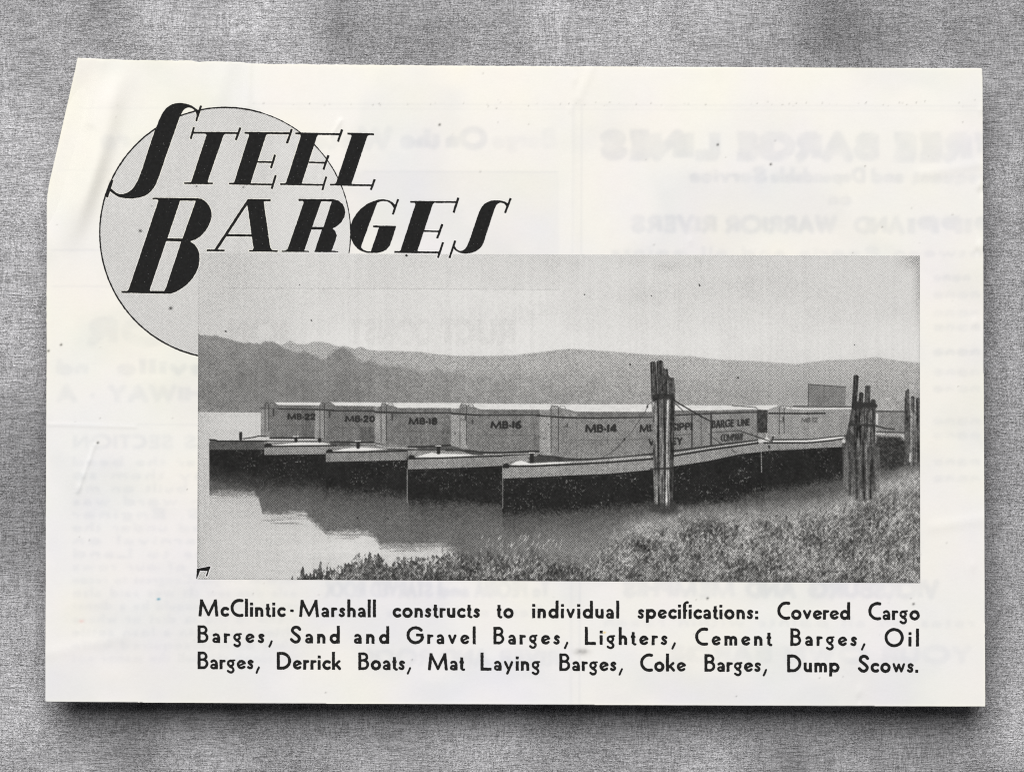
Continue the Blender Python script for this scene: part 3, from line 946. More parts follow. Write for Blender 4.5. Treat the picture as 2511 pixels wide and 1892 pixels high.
ink_mesh('disc_outline', ring_field, (238, 256, 866, 880), INK, disc, 5e-5, 1.25, None, .3)

for gl, nm in zip(LET, 'STEELBARGES'):
    o = ink_mesh('headline_letter', gl.field, gl.box(), INK, leaf, 8e-5, 1.25)
    o['label'] = 'slanted black headline letter ' + nm
for yb, words in LINES:
    for t, x0, x1 in words:
        sg = word_segs(t, x0, x1, yb + SL * (x0 - 486), SL)
        ink_mesh('caption_word', segs_field(sg), (x0 - 5, yb - 54, x1 + 5, yb + 26), INK, leaf, DZ_INK, 1.25)

# ------------------------------------------------------------------ the halftone photograph, worked out as grey values
S = 1.25
PX0, PY0, PX1, PY1 = 481, 616, 2261, 1434
X, Y = grid(PX0, PY0, PX1, PY1, S)
V = np.zeros(X.shape)
ID = np.zeros(X.shape, np.int8)
NAMES = ['printed_photograph', 'hills', 'water', 'grassy_bank'] + ['barge'] * 7 + ['mooring_piles'] * 3 + ['mooring_rope']
SKY, HILL, WATER, GRASS, B22, B20, B18, B16, B14, B12, BFAR, DOL1, DOL2, DOL3, ROPE = range(15)
P2, P3, P4, P5, P6, P7 = crop(480, 600, 3.16), crop(480, 950, 5.53), crop(860, 950, 5.53), crop(1220, 950, 5.53), crop(1580, 860, 5.53), crop(1900, 880, 5.53)
Q1, Q2, Q3 = crop(470, 1130, 3.16), crop(1150, 1130, 3.568), crop(1700, 1130, 3.568)


def sl(xs, ys, m):
    i0 = max(int((min(xs) - m - PX0) / S), 0)
    i1 = max(int((max(xs) + m - PX0) / S) + 2, 0)
    j0 = max(int((min(ys) - m - PY0) / S), 0)
    j1 = max(int((max(ys) + m - PY0) / S) + 2, 0)
    return slice(j0, j1), slice(i0, i1)


def put(sll, cov, val, idn, a=1.):
    V[sll] = V[sll] * (1 - cov * a) + val * cov * a
    if idn is not None:
        t = ID[sll]
        t[cov > .5] = idn
        ID[sll] = t


def fill(pts, val, idn=None, soft=1.3, a=1.):
    xs, ys = [p[0] for p in pts], [p[1] for p in pts]
    q = sl(xs, ys, soft * 3)
    if V[q].size == 0:
        return
    d = poly_d(X[q], Y[q], pts)
    v_ = val(X[q], Y[q]) if callable(val) else val
    put(q, np.clip(.5 - d / (2 * soft), 0, 1), v_, idn, a)


def line(pts, w, val, idn=None, soft=1.0, a=1.):
    for p, p2 in zip(pts[:-1], pts[1:]):
        q = sl([p[0], p2[0]], [p[1], p2[1]], w + soft * 3)
        if V[q].size == 0:
            continue
        d = seg_d(X[q], Y[q], p, p2) - w / 2
        put(q, np.clip(.5 - d / (2 * soft), 0, 1), val, idn, a)


def below(pts, soft):
    xs, ys = zip(*pts)
    yy = np.interp(X, xs, ys)
    return np.clip(.5 + (Y - yy) / (2 * soft), 0, 1)


def wr(txt, x0, x1, y0, y1, val, slope=0., weight=1.2, idn=None):
    h = y1 - y0
    sg = word_segs(txt, x0, x1, y1, slope, h / 43., wide=4.5, weight=weight)
    q = sl([x0, x1], [y0 - 6, y1 + 6], 4)
    Fq = segs_field(sg)(X[q], Y[q])
    Fq = Fq + min(1.5, .085 * h) * (noise(X[q], Y[q], 3.0, seed=5) - .45)
    put(q, np.clip(.5 - Fq / 2.2, 0, 1), val, idn, .92)


ALL = (slice(None), slice(None))
# sky
V[...] = .815 + .045 * sst(520, 900, X) - .012 * sst(1500, 2100, X)
V -= .012 * (1 - sst(625, 680, Y)) * sst(850, 1300, X)
V += .030 * np.exp(-((Y - 840) / 60) ** 2) * sst(600, 900, X)
V += .030 * (fbm(X, Y, 140, 3, 2) - .5) + .018 * (fbm(X, Y, 40, 2, 3) - .5)
for px, py, rx, ry, dv in ((1640, 655, 30, 12, -.04), (1560, 725, 70, 20, -.02), (1850, 700, 160, 26, -.02), (2235, 636, 24, 20, -.09), (2252, 680, 12, 90, -.10),
                           (560, 680, 90, 90, -.02), (1250, 730, 200, 40, .02)):
    V += dv * np.exp(-((X - px) / rx) ** 2 - ((Y - py) / ry) ** 2)
# reverse of the sheet showing through the sky
V -= .018 * blk[0, 0] * 0
for t_, xa_, xb_ in (('CONST', 860, 1060), ('RUCT', 1080, 1260), ('ION', 560, 700)):
    sg = word_segs(t_, xa_, xb_, 842, 0, 58 / 43., wide=5., mirror=True, weight=1.6)
    q = sl([xa_, xb_], [780, 846], 6)
    V[q] -= .020 * np.clip(.5 - segs_field(sg)(X[q], Y[q]) / 5, 0, 1)
q = sl([870, 1372], [622, 706], 0)
V[q] -= .018
line([(560, 706), (1372, 710)], 2, .70, a=.5)
# far ridge
ridge_far = [(480, 900), (600, 850), (690, 845)] + P2([(680, 765), (730, 745), (780, 762), (850, 770), (920, 755), (970, 745), (1030, 765), (1100, 790), (1180, 790),
             (1230, 805), (1280, 790), (1330, 810), (1420, 820), (1600, 826), (1750, 832), (1850, 850), (2000, 855), (2212, 860)]) + [
    (1260, 870), (1330, 862), (1373, 858), (1400, 856), (1509, 862), (1596, 868), (1691, 873), (1764, 882), (1851, 886), (1953, 891), (2026, 884), (2099, 880),
    (2150, 876), (2200, 884), (2270, 892)]
cov = below([(x_, y_ + 1.5 * math.sin(x_ * .21)) for x_, y_ in ridge_far], 2.2)
hv = .685 + .025 * sst(1300, 1900, X) - .06 * (1 - sst(490, 640, X)) - .05 * sst(880, 990, Y) + .03 * (fbm(X, Y, 50, 3, 4) - .5)
put(ALL, cov, hv, HILL)
# nearer wooded hill falling to the right
near = P2([(0, 705), (120, 700), (230, 720), (330, 745), (430, 765), (500, 770), (540, 745), (590, 730), (640, 760), (700, 792), (760, 810), (830, 820), (900, 850),
           (1000, 872), (1080, 830), (1150, 802), (1200, 830), (1250, 880), (1330, 900), (1450, 930), (1600, 960), (1800, 985), (2212, 1000)]) + [
    (1400, 925), (1600, 935), (1800, 948), (2000, 950), (2300, 948)]
yy = np.interp(X[0], *zip(*near)) + 13 * (noise(X[0], X[0] * 0, 31, seed=5) - .5) + 9 * (noise(X[0], X[0] * 0, 17, seed=2) - .5) + 4 * (noise(X[0], X[0] * 0, 7, seed=3) - .5)
cov = np.clip(.5 + (Y - yy[None]) / np.interp(X, [480, 700, 1000, 1400, 2300], [4, 6, 12, 36, 46]), 0, 1)
hv = np.interp(X, [480, 560, 760, 900, 1100, 1400, 1800, 2300], [.575, .555, .545, .555, .585, .59, .605, .625])
hv = hv - .006 + .058 * sst(900, 1500, X) - np.interp(X, [480, 1000, 1500], [.035, .03, .04]) * sst(0, 110, Y - yy[None]) + .02 * sst(980, 1008, Y) + .085 * (fbm(X, Y, 24, 3, 1) - .5) + .06 * (fbm(X, Y, 9, 2, 5) - .5)
put(ALL, cov, hv, HILL)
# water
cov = np.clip((Y - np.interp(X, [480, 640, 2150, 2260], [1009, 1010, 1040, 1042])) / 2, 0, 1)
wv = .815 + .02 * (fbm(X, Y, 60, 3, 3) - .5) + .025 * (noise(X, Y, 120, 6, 4) - .5) - .03 * (1 - sst(1380, 1425, Y)) * 0
wv = wv + .05 * np.exp(-((X - 850) / 120) ** 2 - ((Y - 1345) / 40) ** 2) - .03 * (1 - sst(484, 560, X))
put(ALL, cov, wv, WATER)
# reflections: a flight of steps below the hulls
sx_ = [512, 513, 622, 634, 644, 750, 772, 800, 898, 914, 934, 1080, 1110, 1180, 2300]
sy_ = [1120, 1208, 1206, 1222, 1258, 1257, 1282, 1306, 1304, 1314, 1338, 1336, 1345, 1420, 1440]
yy = np.interp(X[0], sx_, sy_) + 5 * (noise(X[0], X[0] * 0, 13, seed=1) - .5)
wob_ = 7 * (noise(X, Y, 60, 5, 2) - .5)
cov = np.clip(.5 + (yy[None] + wob_ + 8 * (noise(X, Y, 5, 3, 1) - .5) - Y) / np.interp(X, [500, 900, 1400], [14, 17, 40]), 0, 1) * np.clip((X - 512) / 2, 0, 1) * (Y > 1085)
rv = .445 + .045 * (fbm(X, Y, 40, 3, 2) - .5) + .04 * (fbm(X, Y, 8, 2, 4) - .5) + .10 * sst(1230, 1390, Y) * sst(1050, 1400, X) - .10 * (1 - sst(1120, 1200, Y))
put(ALL, cov, rv, WATER)
for x0, x1, y0, y1, a in ((640, 775, 1262, 1288, .55), (800, 925, 1308, 1320, .5), (930, 1090, 1340, 1352, .45), (515, 640, 1212, 1220, .4), (1010, 1120, 1320, 1345, .3)):
    for k in range(9):
        yk = rng.uniform(y0, y1)
        xa = rng.uniform(x0, x0 + (x1 - x0) * .5)
        line([(xa, yk), (xa + rng.uniform(25, 70), yk + rng.uniform(-3, 3))], 2.2, .60, WATER, 1.6, a)

# ---- barges: black hulls with their murky waterline
speck = noise(X, Y, 3.0, seed=5)
dark = .140 + .05 * (fbm(X, Y, 24, 3, 1) - .4)
spk = np.clip((speck - .72) * 5, 0, 1) * np.clip(2.6 * fbm(X, Y, 38, 3, 3) - .95, .06, 1.1)
DARKV = np.clip(dark + .28 * spk + .05 * (noise(X, Y, 4, seed=2) - .5), .09, .6)


def hull(pts, idn, soft=15.0):
    xs, ys = [p[0] for p in pts], [p[1] for p in pts]
    pts = [(x_, y_ + (60 if abs(y_ - by(x_)) < .5 else 0)) for x_, y_ in pts]
    q = sl(xs, ys, 60)
    d = poly_d(X[q], Y[q], pts)
    ybot = np.interp(X[q][0], *zip(*sorted(pts_bot)))[None]
    rag = 5 * (noise(X[q], Y[q], 14, seed=3) - .5) + 12 * (noise(X[q], Y[q], 2.6, seed=1) - .5)
    fade = 1 - sst(-soft, soft * .9, Y[q] - ybot + rag)
    put(q, np.clip(.5 - d / 2.0, 0, 1) * fade, DARKV[q], idn)


pts_bot = [(481, 1160), (513, 1160), (560, 1172), (640, 1185), (760, 1187), (802, 1200), (905, 1208), (1000, 1216), (1003, 1232), (1150, 1232), (1230, 1236), (1234, 1262),
           (1402, 1253), (1500, 1243), (1584, 1237), (1700, 1238), (1784, 1228), (1868, 1207), (1952, 1193), (2059, 1172), (2150, 1150), (2261, 1140)]
by = lambda x_: float(np.interp(x_, *zip(*pts_bot)))


def bpoly(x0, x1, top):
    xs = np.linspace(x1, x0, 14)
    return top + [(x_, by(x_)) for x_ in xs]


hull(bpoly(514, 649, [(514, 1085), (649, 1085)]), B22, 30)
hull(bpoly(648, 806, [(648, 1105), (806, 1100)]), B20, 24)
hull(bpoly(800, 1004, [(800, 1125), (1004, 1122)]), B18, 18)
hull(bpoly(1000, 1236, [(1000, 1145), (1236, 1136)]), B16)
hull(bpoly(1232, 1870, P5([(65, 1200), (900, 1180), (2030, 1110)]) + P6([(860, 1480), (1280, 1395), (1600, 1360)])), B14)
hull(bpoly(1866, 2075, P6([(1580, 1360), (1720, 1345), (2212, 1325)]) + P7([(450, 1205), (860, 1185), (960, 1200)])), B12)
# murk below the hulls
q = ALL
yb_ = np.interp(X[0], *zip(*pts_bot))
mk = np.exp(-np.clip(Y - yb_[None], 0, 300) / 38.) * sst(-16, 20, Y - yb_[None]) * (X > 514) * (X < 2080)
V -= .17 * mk * (.75 + .5 * noise(X, Y, 3, seed=4))

SIDE = lambda b0: (lambda x_, y_: b0 + .09 * (fbm(x_, y_, 20, 3, 2) - .5) + .05 * (noise(x_, y_, 5, 60, 3) - .5) + .05 * (noise(x_, y_, 3.2, seed=0) - .5))
# far barge at the right
fill(P7([(1340, 700), (1800, 705), (1800, 1010), (1340, 1000)]), SIDE(.55), BFAR)
line(P7([(1360, 706), (1760, 712)]), 3, .30, BFAR)
fill(P7([(1370, 735), (1400, 740), (1395, 890), (1375, 890)]), .86, BFAR, 1.0)
line(P7([(1350, 900), (1500, 940), (1620, 950)]), 4, .30, BFAR)
line(P7([(1380, 985), (1800, 1000)]), 3, .28, BFAR)
line(P7([(1500, 1015), (1780, 1020)]), 3, .66, BFAR)
fill(P7([(1370, 1035), (1700, 1050), (1780, 1120), (1800, 1420), (1600, 1500), (1340, 1480)]), lambda x_, y_: .22 + .16 * (noise(x_, y_, 4, seed=2) - .4), BFAR, 5)

# boxes with their white curved roofs (far to near)
ROOF = .875


def deckhouse(idn, poly, white, rail, base, dark_right=None, bottom=None):
    for w_ in white:
        fill(w_, lambda x_, y_: ROOF + .04 * (noise(x_, y_, 12, 4, 2) - .6), idn, .9)
    fill(poly, SIDE(base), idn, 1.0)
    if dark_right:
        fill(dark_right, SIDE(base - .06), idn, 3)
    if rail:
        line(rail, 4.0, .21, idn, 1.0)
    if bottom:
        line(bottom, 4.4, .21, idn, 1.2)


deckhouse(B22, P3([(885, 278), (945, 212), (1000, 204), (1060, 212), (1120, 237), (1615, 240), (1615, 690), (885, 665)]),
          [P3([(1060, 200), (1700, 200), (1700, 240), (1130, 240)])], P3([(1115, 286), (1600, 294)]), .46, P3([(1440, 300), (1615, 300), (1615, 680), (1440, 680)]),
          P3([(1010, 682), (1610, 682)]))
line(P3([(870, 275), (1120, 284)]), 1.8, .35, B22)
fill(P3([(888, 300), (1000, 300), (1000, 660), (888, 650)]), SIDE(.56), B22, 1.5)
deckhouse(B20, P3([(1615, 300), (1680, 236), (1760, 222), (1830, 228), (1890, 246), (2426, 250), (2426, 755), (2000, 740), (1615, 700)]),
          [P3([(1830, 196), (2520, 200), (2520, 255), (1900, 248)])], P3([(1620, 296), (1880, 310), (2420, 316)]), .46, P3([(2230, 540), (2426, 540), (2426, 750), (2230, 745)]),
          P3([(1830, 735), (2426, 745)]))
fill(P3([(1618, 310), (1760, 310), (1760, 690), (1618, 680)]), SIDE(.585), B20, 1.5)
deckhouse(B18, P4([(325, 310), (390, 258), (480, 242), (560, 250), (640, 275), (1360, 276), (1360, 775), (1050, 800), (500, 800), (325, 760)]),
          [P4([(420, 205), (1500, 208), (1480, 280), (650, 278), (570, 245)])], P4([(330, 330), (700, 342), (1360, 340)]), .475, P4([(1240, 560), (1360, 560), (1360, 770), (1240, 775)]),
          P4([(330, 768), (500, 800), (850, 806), (1100, 795), (1350, 778)]))
fill(P4([(328, 360), (480, 360), (480, 760), (328, 740)]), SIDE(.60), B18, 1.5)
deckhouse(B16, P4([(1360, 340), (1450, 285), (1580, 258), (1680, 270), (1760, 296), (2561, 300), (2561, 850), (1800, 885), (1640, 870), (1360, 785)]),
          [P4([(1500, 215), (2720, 222), (2700, 300), (1760, 297), (1680, 262)])], P4([(1370, 350), (1700, 372), (2560, 370)]), .495, P4([(2480, 640), (2561, 640), (2561, 850), (2480, 850)]),
          P4([(1560, 850), (1800, 880), (2100, 880), (2555, 860)]))
fill(P4([(1364, 370), (1580, 380), (1580, 830), (1364, 780)]), SIDE(.615), B16, 1.5)
deckhouse(B14, P5([(570, 368), (640, 312), (740, 288), (900, 286), (1000, 306), (1070, 326), (2100, 328)]) + P6([(400, 806), (900, 806), (1530, 792), (1530, 1215), (900, 1285), (640, 1325), (380, 1360)])
          + P5([(2050, 905), (1240, 962), (1000, 962), (800, 942), (570, 922)]),
          [P5([(720, 228), (2110, 225)]) + P6([(400, 736), (1100, 740), (1540, 742), (1540, 795), (900, 808), (400, 808)]) + P5([(2100, 330), (1080, 328), (920, 290)])],
          P5([(540, 380), (900, 405), (1300, 412), (2080, 400)]) + P6([(400, 872), (900, 848), (1530, 828)]), .535)
fill(P5([(574, 400), (720, 400), (720, 915), (574, 910)]), SIDE(.635), B14, 2)
line(P5([(600, 930), (800, 945), (1000, 970), (1240, 972), (1700, 945), (2060, 902)]) + P6([(380, 1355), (640, 1325), (900, 1288), (1250, 1245), (1530, 1212)]), 4.5, .24, B14, 1.2)
fill(P6([(1530, 790), (1675, 786), (1668, 1110), (1530, 1112)]), lambda x_, y_: .23 + .16 * (noise(x_, y_, 4, seed=2) - .4), B14, 1)
deckhouse(B12, P6([(1675, 800), (1760, 766), (1830, 750), (1920, 764), (1990, 788), (2212, 792)]) + P7([(240, 668), (480, 678), (1060, 672), (1060, 1045), (760, 1055), (500, 1085), (0, 1092)])
          + P6([(1690, 1200), (1660, 1150), (1668, 1110)]), [P6([(1530, 735), (1830, 735), (1760, 765), (1670, 800), (1530, 795)]), P6([(1900, 765), (2000, 780), (2100, 790), (2212, 785), (2000, 770)])],
          P6([(1690, 846), (2212, 850)]) + P7([(440, 738), (680, 735)]), .60)
fill(P6([(1530, 1112), (1668, 1112), (1640, 1190), (1535, 1205)]), SIDE(.56), B12, 1.5)
line(P7([(100, 648), (240, 670), (480, 679), (720, 673), (1030, 668)]), 3.0, .90, B12, .9)
line(P7([(250, 640), (1040, 647)]), 3.0, .27, B12)
fill(P7([(455, 342), (960, 380), (955, 632), (450, 632)]), SIDE(.50), B12, 1.0)
line(P7([(452, 632), (457, 342), (960, 380)]), 1.8, .25, B12)
line(P6([(1190, 742), (1330, 750), (1500, 765), (1535, 780)]), 2.0, .35, B14)
for p, idn in ((P3([(1120, 240), (1612, 244), (1612, 288), (1120, 282)]), B22), (P3([(1900, 252), (2424, 254), (2424, 312), (1880, 306)]), B20), (P4([(650, 280), (1358, 280), (1358, 336), (690, 338)]), B18),
               (P4([(1770, 302), (2560, 304), (2560, 366), (1760, 368)]), B16), (P5([(1080, 332), (2090, 332), (2090, 398), (1080, 404)]), B14), (P6([(410, 812), (900, 812), (1525, 798), (1525, 824), (900, 842), (410, 866)]), B14)):
    fill(p, SIDE(.43), idn, 1.0, .8)
r4 = np.random.RandomState(5)
for f, xa, xb, ya, yb3, idn, n_ in ((P3, 1010, 1600, 310, 670, B22, 26), (P3, 1780, 2420, 330, 730, B20, 30), (P4, 500, 1340, 360, 780, B18, 44), (P4, 1600, 2540, 390, 850, B16, 50), (P5, 740, 2060, 430, 930, B14, 80), (P6, 420, 1500, 880, 1220, B14, 40),
                                    (P7, 150, 1000, 750, 1030, B12, 20)):
    for k in range(n_):          # runs, scuffs and rivets on the plating
        x_, y_ = r4.uniform(xa, xb), r4.uniform(ya, yb3)
        L_ = r4.choice([2, 6, 40, 90], p=[.35, .25, .25, .15])
        line(f([(x_, y_), (x_ + r4.uniform(-3, 3), min(y_ + L_, yb3))]), r4.uniform(1.0, 2.4), r4.choice([.30, .38, .66]), None, 1.0, r4.uniform(.2, .6))
# panel lines and posts along the near barge
for p, w_, v_ in ((P6([(645, 850), (645, 1330)]), 3.6, .25), (P6([(772, 850), (772, 1310)]), 1.6, .36), (P6([(905, 840), (905, 1285)]), 4.4, .25), (P6([(400, 1142), (640, 1130)]), 1.8, .33),
                  (P6([(910, 1108), (1290, 1078)]), 2.0, .30), (P6([(1530, 830), (1530, 1210)]), 2.2, .3), (P6([(870, 1130), (905, 1140)]), 1.8, .3)):
    line(p, w_, v_, B14)
for p, idn in ((P3([(1080, 508), (1610, 512)]), B22), (P3([(1860, 540), (2420, 545)]), B20), (P4([(580, 595), (1350, 590)]), B18), (P4([(1700, 648), (2550, 645)]), B16), (P5([(960, 716), (2090, 700)]), B14)):
    line(p, 1.6, .36, idn, 1.0, .75)
for f, x_, y0, y1, idn in ((P3, 1240, 300, 680, B22), (P3, 1985, 330, 720, B20), (P3, 2120, 330, 730, B20), (P4, 670, 350, 790, B18), (P4, 950, 600, 790, B18), (P4, 1130, 350, 790, B18), (P4, 1790, 390, 870, B16),
                           (P4, 2040, 650, 870, B16), (P4, 2300, 390, 860, B16), (P5, 1075, 420, 950, B14), (P5, 1400, 430, 950, B14), (P5, 1735, 420, 930, B14)):
    line(f([(x_, y0), (x_, y1)]), 1.4, .40, idn, 1.0, .5)
# ladders, rails, lamps
for f, xa, xb, y0, y1, idn in ((P3, 940, 990, 205, 600, B22), (P3, 1685, 1745, 205, 690, B20), (P4, 412, 484, 215, 735, B18), (P4, 1482, 1572, 228, 785, B16), (P5, 726, 826, 250, 880, B14), (P6, 1830, 1895, 750, 1130, B12)):
    line(f([(xa, y0 + 25), (xa, y1)]), 1.7, .28, idn, .8)
    line(f([(xb, y0 + 25), (xb, y1 - 15)]), 1.9, .25, idn, .8)
    line(f([(xa, y0 + 25), (xa + 15, y0), (xb - 10, y0), (xb, y0 + 28)]), 1.3, .30, idn, .8)
    line(f([(xb + 15, y0 + 28), (xb + 25, y0 + 3), (xb + 85, y0 + 3), (xb + 95, y0 + 32)]), 1.2, .32, idn, .8)
for f, x_, y0, y1, idn in ((P3, 1055, 295, 380, B22), (P3, 1815, 305, 400, B20), (P4, 565, 350, 435, B18), (P4, 1655, 445, 480, B16), (P4, 1555, 390, 430, B16), (P5, 945, 500, 525, B14), (P6, 1885, 900, 950, B12)):
    line(f([(x_, y0), (x_, y1)]), 4.0, .28, idn, 1.0)
    line(f([(x_ - 60, y1), (x_, y1 + 8)]), 1.6, .34, idn, 1.0)
for f, x_, y_, idn in ((P5, 625, 690, B14), (P4, 1415, 625, B16), (P5, 690, 500, B14)):
    line(f([(x_, y_), (x_ + 2, y_)]), 3.4, .28, idn)
# lettering on the barge sides
LK = .17
wr('MB-22', 705, 773, 1013.5, 1028, LK, .01, 1.62, B22)
wr('MB-20', 846, 919, 1018.5, 1033.5, LK, .01, 1.62, B20)
wr('MB-18', 1002, 1072, 1024.5, 1040, LK, .0, 1.69, B18)
wr('MB-16', 1203, 1278, 1032.5, 1050, LK, .0, 1.69, B16)
wr('MB-14', 1435, 1512, 1040.5, 1059.5, LK, -.005, 1.69, B14)
wr('MISSISSIPPI', 1568, 1697, 1041, 1059, LK, -.04, 1.56, B14)
wr('VALLEY', 1590, 1673, 1076, 1092, LK, -.04, 1.56, B14)
wr('BARGE', 1746, 1800, 1031, 1049, LK, -.06, 1.62, B14)
wr('LINE', 1809, 1838, 1028, 1044.5, LK, -.06, 1.56, B14)
wr('COMPANY', 1768, 1822, 1065, 1082, LK, -.06, 1.43, B14)
wr('MB', 1965, 1987, 1023.5, 1035, .30, .0, 1.3, B12)
wr('12', 1992, 2005, 1023.5, 1035, .36, .0, 1.2, B12)

# decks and the pale bands of the hulls
fill(P3([(190, 700), (260, 703), (300, 716), (900, 712), (980, 735), (980, 840), (190, 842)]), SIDE(.36), B22, 1)
line(P3([(190, 705), (260, 710), (300, 726), (960, 726)]), 3.6, .18, B22)
fill(P3([(650, 695), (830, 680), (960, 690), (1000, 712), (640, 712)]), .80, B22, 1.2)
line(P3([(650, 692), (790, 672), (850, 655), (950, 660)]), 2.8, .22, B22)


def band(idn, pts, v_, wedge, dline, blob):
    fill(pts, SIDE(v_), idn, .9)
    fill(wedge, .90, idn, 1.0)
    line(dline, 3.6, .17, idn, 1.0)
    fill(blob, .17, idn, 1.2)


band(B20, P3([(930, 735), (1830, 735), (1765, 900), (930, 912)]), .56, P3([(1010, 785), (1300, 750), (1420, 742), (1740, 750), (1850, 775), (1400, 784)]), P3([(1000, 796), (1400, 792), (1900, 785)]),
     P3([(930, 770), (960, 752), (1020, 760), (1045, 800), (930, 815)]))
line(P3([(960, 722), (1340, 728), (1700, 722), (1900, 742)]), 2.6, .24, B22)
band(B18, P3([(1765, 800), (2640, 770), (2870, 780), (2860, 982), (1765, 1006)]), .54, P3([(1850, 862), (2000, 830), (2130, 812), (2220, 805), (2570, 830), (2300, 858)]), P3([(1860, 876), (2300, 872), (2860, 858)]),
     P3([(1765, 865), (1800, 832), (1850, 838), (1860, 886), (1765, 886)]))
line(P4([(0, 762), (320, 762), (480, 812), (900, 824)]), 2.2, .70, B18, .8)
band(B16, P4([(775, 850), (1350, 830), (1700, 890), (2065, 905), (2060, 1056), (1700, 1076), (1150, 1096), (775, 1106)]), .565, P4([(880, 942), (1000, 902), (1100, 880), (1160, 892), (1260, 895), (1500, 900), (1720, 912), (1300, 946)]),
     P4([(850, 962), (1300, 952), (1900, 930), (2560, 915)]), P4([(780, 935), (810, 910), (860, 922), (885, 972), (780, 975)]))
fill(P4([(2060, 930), (2560, 900), (2420, 1000), (2060, 1056)]), SIDE(.56), B16, 1)
line(P4([(1290, 850), (1500, 850), (1650, 895), (1800, 905)]), 4, .26, B16)
line(P4([(1250, 835), (1360, 838)]), 2, .30, B16)
line(P4([(500, 838), (1100, 845), (1380, 835)]), 3.0, .24, B18)
line(P4([(1800, 905), (2560, 888)]), 2.0, .68, B16, .8)
fill(P5([(65, 1060), (500, 1030), (800, 1010), (1240, 985), (2060, 915), (2100, 985)]) + P6([(370, 1380), (640, 1345), (900, 1305), (1530, 1222), (1580, 1255), (1600, 1365), (1280, 1402), (860, 1492), (370, 1568)])
     + P5([(2030, 1117), (1500, 1167), (900, 1192), (550, 1212), (65, 1232)]), SIDE(.59), B14, .9)
fill(P5([(420, 950), (560, 915), (780, 925), (950, 960), (1240, 975), (960, 1000), (600, 1000), (440, 1000)]), SIDE(.27), B14, 2)
fill(P5([(165, 1050), (250, 1002), (320, 988), (400, 1010), (440, 1028), (700, 1012), (1050, 1000), (960, 1022), (500, 1048)]), .91, B14, 1)
line(P5([(900, 1012), (1240, 1000), (2060, 938)]) + P6([(380, 1392), (900, 1312), (1530, 1228)]), 2.4, .72, B14, .9)
line(P5([(80, 1066), (500, 1064), (1000, 1040), (1500, 1014), (2060, 970)]) + P6([(370, 1428), (900, 1338), (1250, 1290), (1540, 1248)]), 4.2, .17, B14, 1.0)
fill(P5([(70, 1075), (80, 1035), (130, 1020), (170, 1060), (150, 1090), (70, 1092)]), .17, B14, 1.2)
fill(P6([(1580, 1250), (2212, 1240)]) + P7([(0, 1120), (500, 1115), (800, 1085), (920, 1072), (905, 1190), (450, 1212), (0, 1226)]) + P6([(2212, 1330), (1720, 1350), (1600, 1366)]), SIDE(.585), B12, .9)
line(P6([(1620, 1245), (2212, 1243)]) + P7([(0, 1132), (500, 1130), (760, 1105), (920, 1075)]), 3.6, .17, B12)
line(P6([(1600, 1215), (1750, 1222), (2212, 1225)]) + P7([(0, 1114), (500, 1110), (780, 1082), (910, 1062)]), 2.8, .92, B12, .9)
line(P6([(1700, 1205), (2212, 1202)]) + P7([(0, 1095), (500, 1088), (760, 1055), (950, 1040)]), 2.6, .25, B12)
fill(P6([(1650, 1185), (1700, 1200), (1720, 1225), (1600, 1218)]), .88, B12, 1)
line(P6([(1745, 1150), (1745, 1180), (1730, 1220)]), 4, .25, B12)
line(P6([(1722, 1146), (1768, 1146)]), 2.2, .8, B12)
line(P6([(1690, 1290), (1695, 1310)]), 5, .22, B12)
# bollards
for f, x_, y0, y1, w_, cap, idn in ((P3, 610, 620, 695, 7.5, 0, B22), (P3, 1360, 672, 720, 8, 1, B20), (P3, 1680, 700, 720, 8, 0, B20), (P4, 100, 735, 805, 8.5, 1, B18), (P4, 1192, 800, 880, 8.5, 1, B16), (P5, 465, 895, 990, 10, 1, B14)):
    line(f([(x_, y0), (x_, y1)]), w_, .18, idn, 1)
    if cap:
        line(f([(x_ - 38, y0 - 10), (x_ + 32, y0 - 12)]), 2.4, .86, idn, .8)
# white corner seams of the hulls
for p, idn in ((P4([(766, 1100), (766, 1560)]), B16), (P5([(71, 1095), (71, 1640)]), B14), (P6([(1583, 1260), (1590, 1650)]), B12)):
    n_ = 34
    (xa, ya), (xb, yb2) = p
    for k in range(n_):
        t = k / n_
        line([(xa + (xb - xa) * t, ya + (yb2 - ya) * t), (xa + (xb - xa) * t, ya + (yb2 - ya) * t + 1.2)], 1.9, .66, idn, .9, .75)

# ---- grass bank
gy = [(481, 1500), (720, 1436), (735, 1424), (790, 1408), (850, 1388), (878, 1368), (930, 1366), (952, 1394), (1005, 1374), (1055, 1374), (1100, 1364), (1150, 1360), (1200, 1358), (1300, 1352), (1360, 1372),
      (1430, 1376), (1470, 1346), (1500, 1312), (1540, 1284), (1600, 1266), (1650, 1257), (1750, 1248), (1850, 1246), (1950, 1240), (2010, 1230), (2100, 1204), (2180, 1172), (2256, 1146), (2270, 1142)]
g0 = np.interp(X, *zip(*gy))
rgd = np.interp(X, [481, 1150, 1350, 2261], [1.5, 1.4, .45, .35])
yy = g0 + rgd * (18 * (noise(X, Y, 9, 30, 2) - .5) + 26 * (noise(X, Y, 4.5, 10, 3) - .5)) + 46 * (noise(X, X * 0, 27, seed=1) - .5) * (1 - sst(1150, 1350, X)) + 20 * (noise(X, X * 0, 9, seed=2) - .5) * (1 - sst(1150, 1350, X))
cov = np.clip(.5 + (Y - yy) / np.interp(X, [481, 1000, 1200, 1600, 2261], [5, 8, 50, 40, 36]), 0, 1)
deep = sst(0, 70, Y - g0) * sst(1400, 1560, X) + (1 - sst(1400, 1560, X))
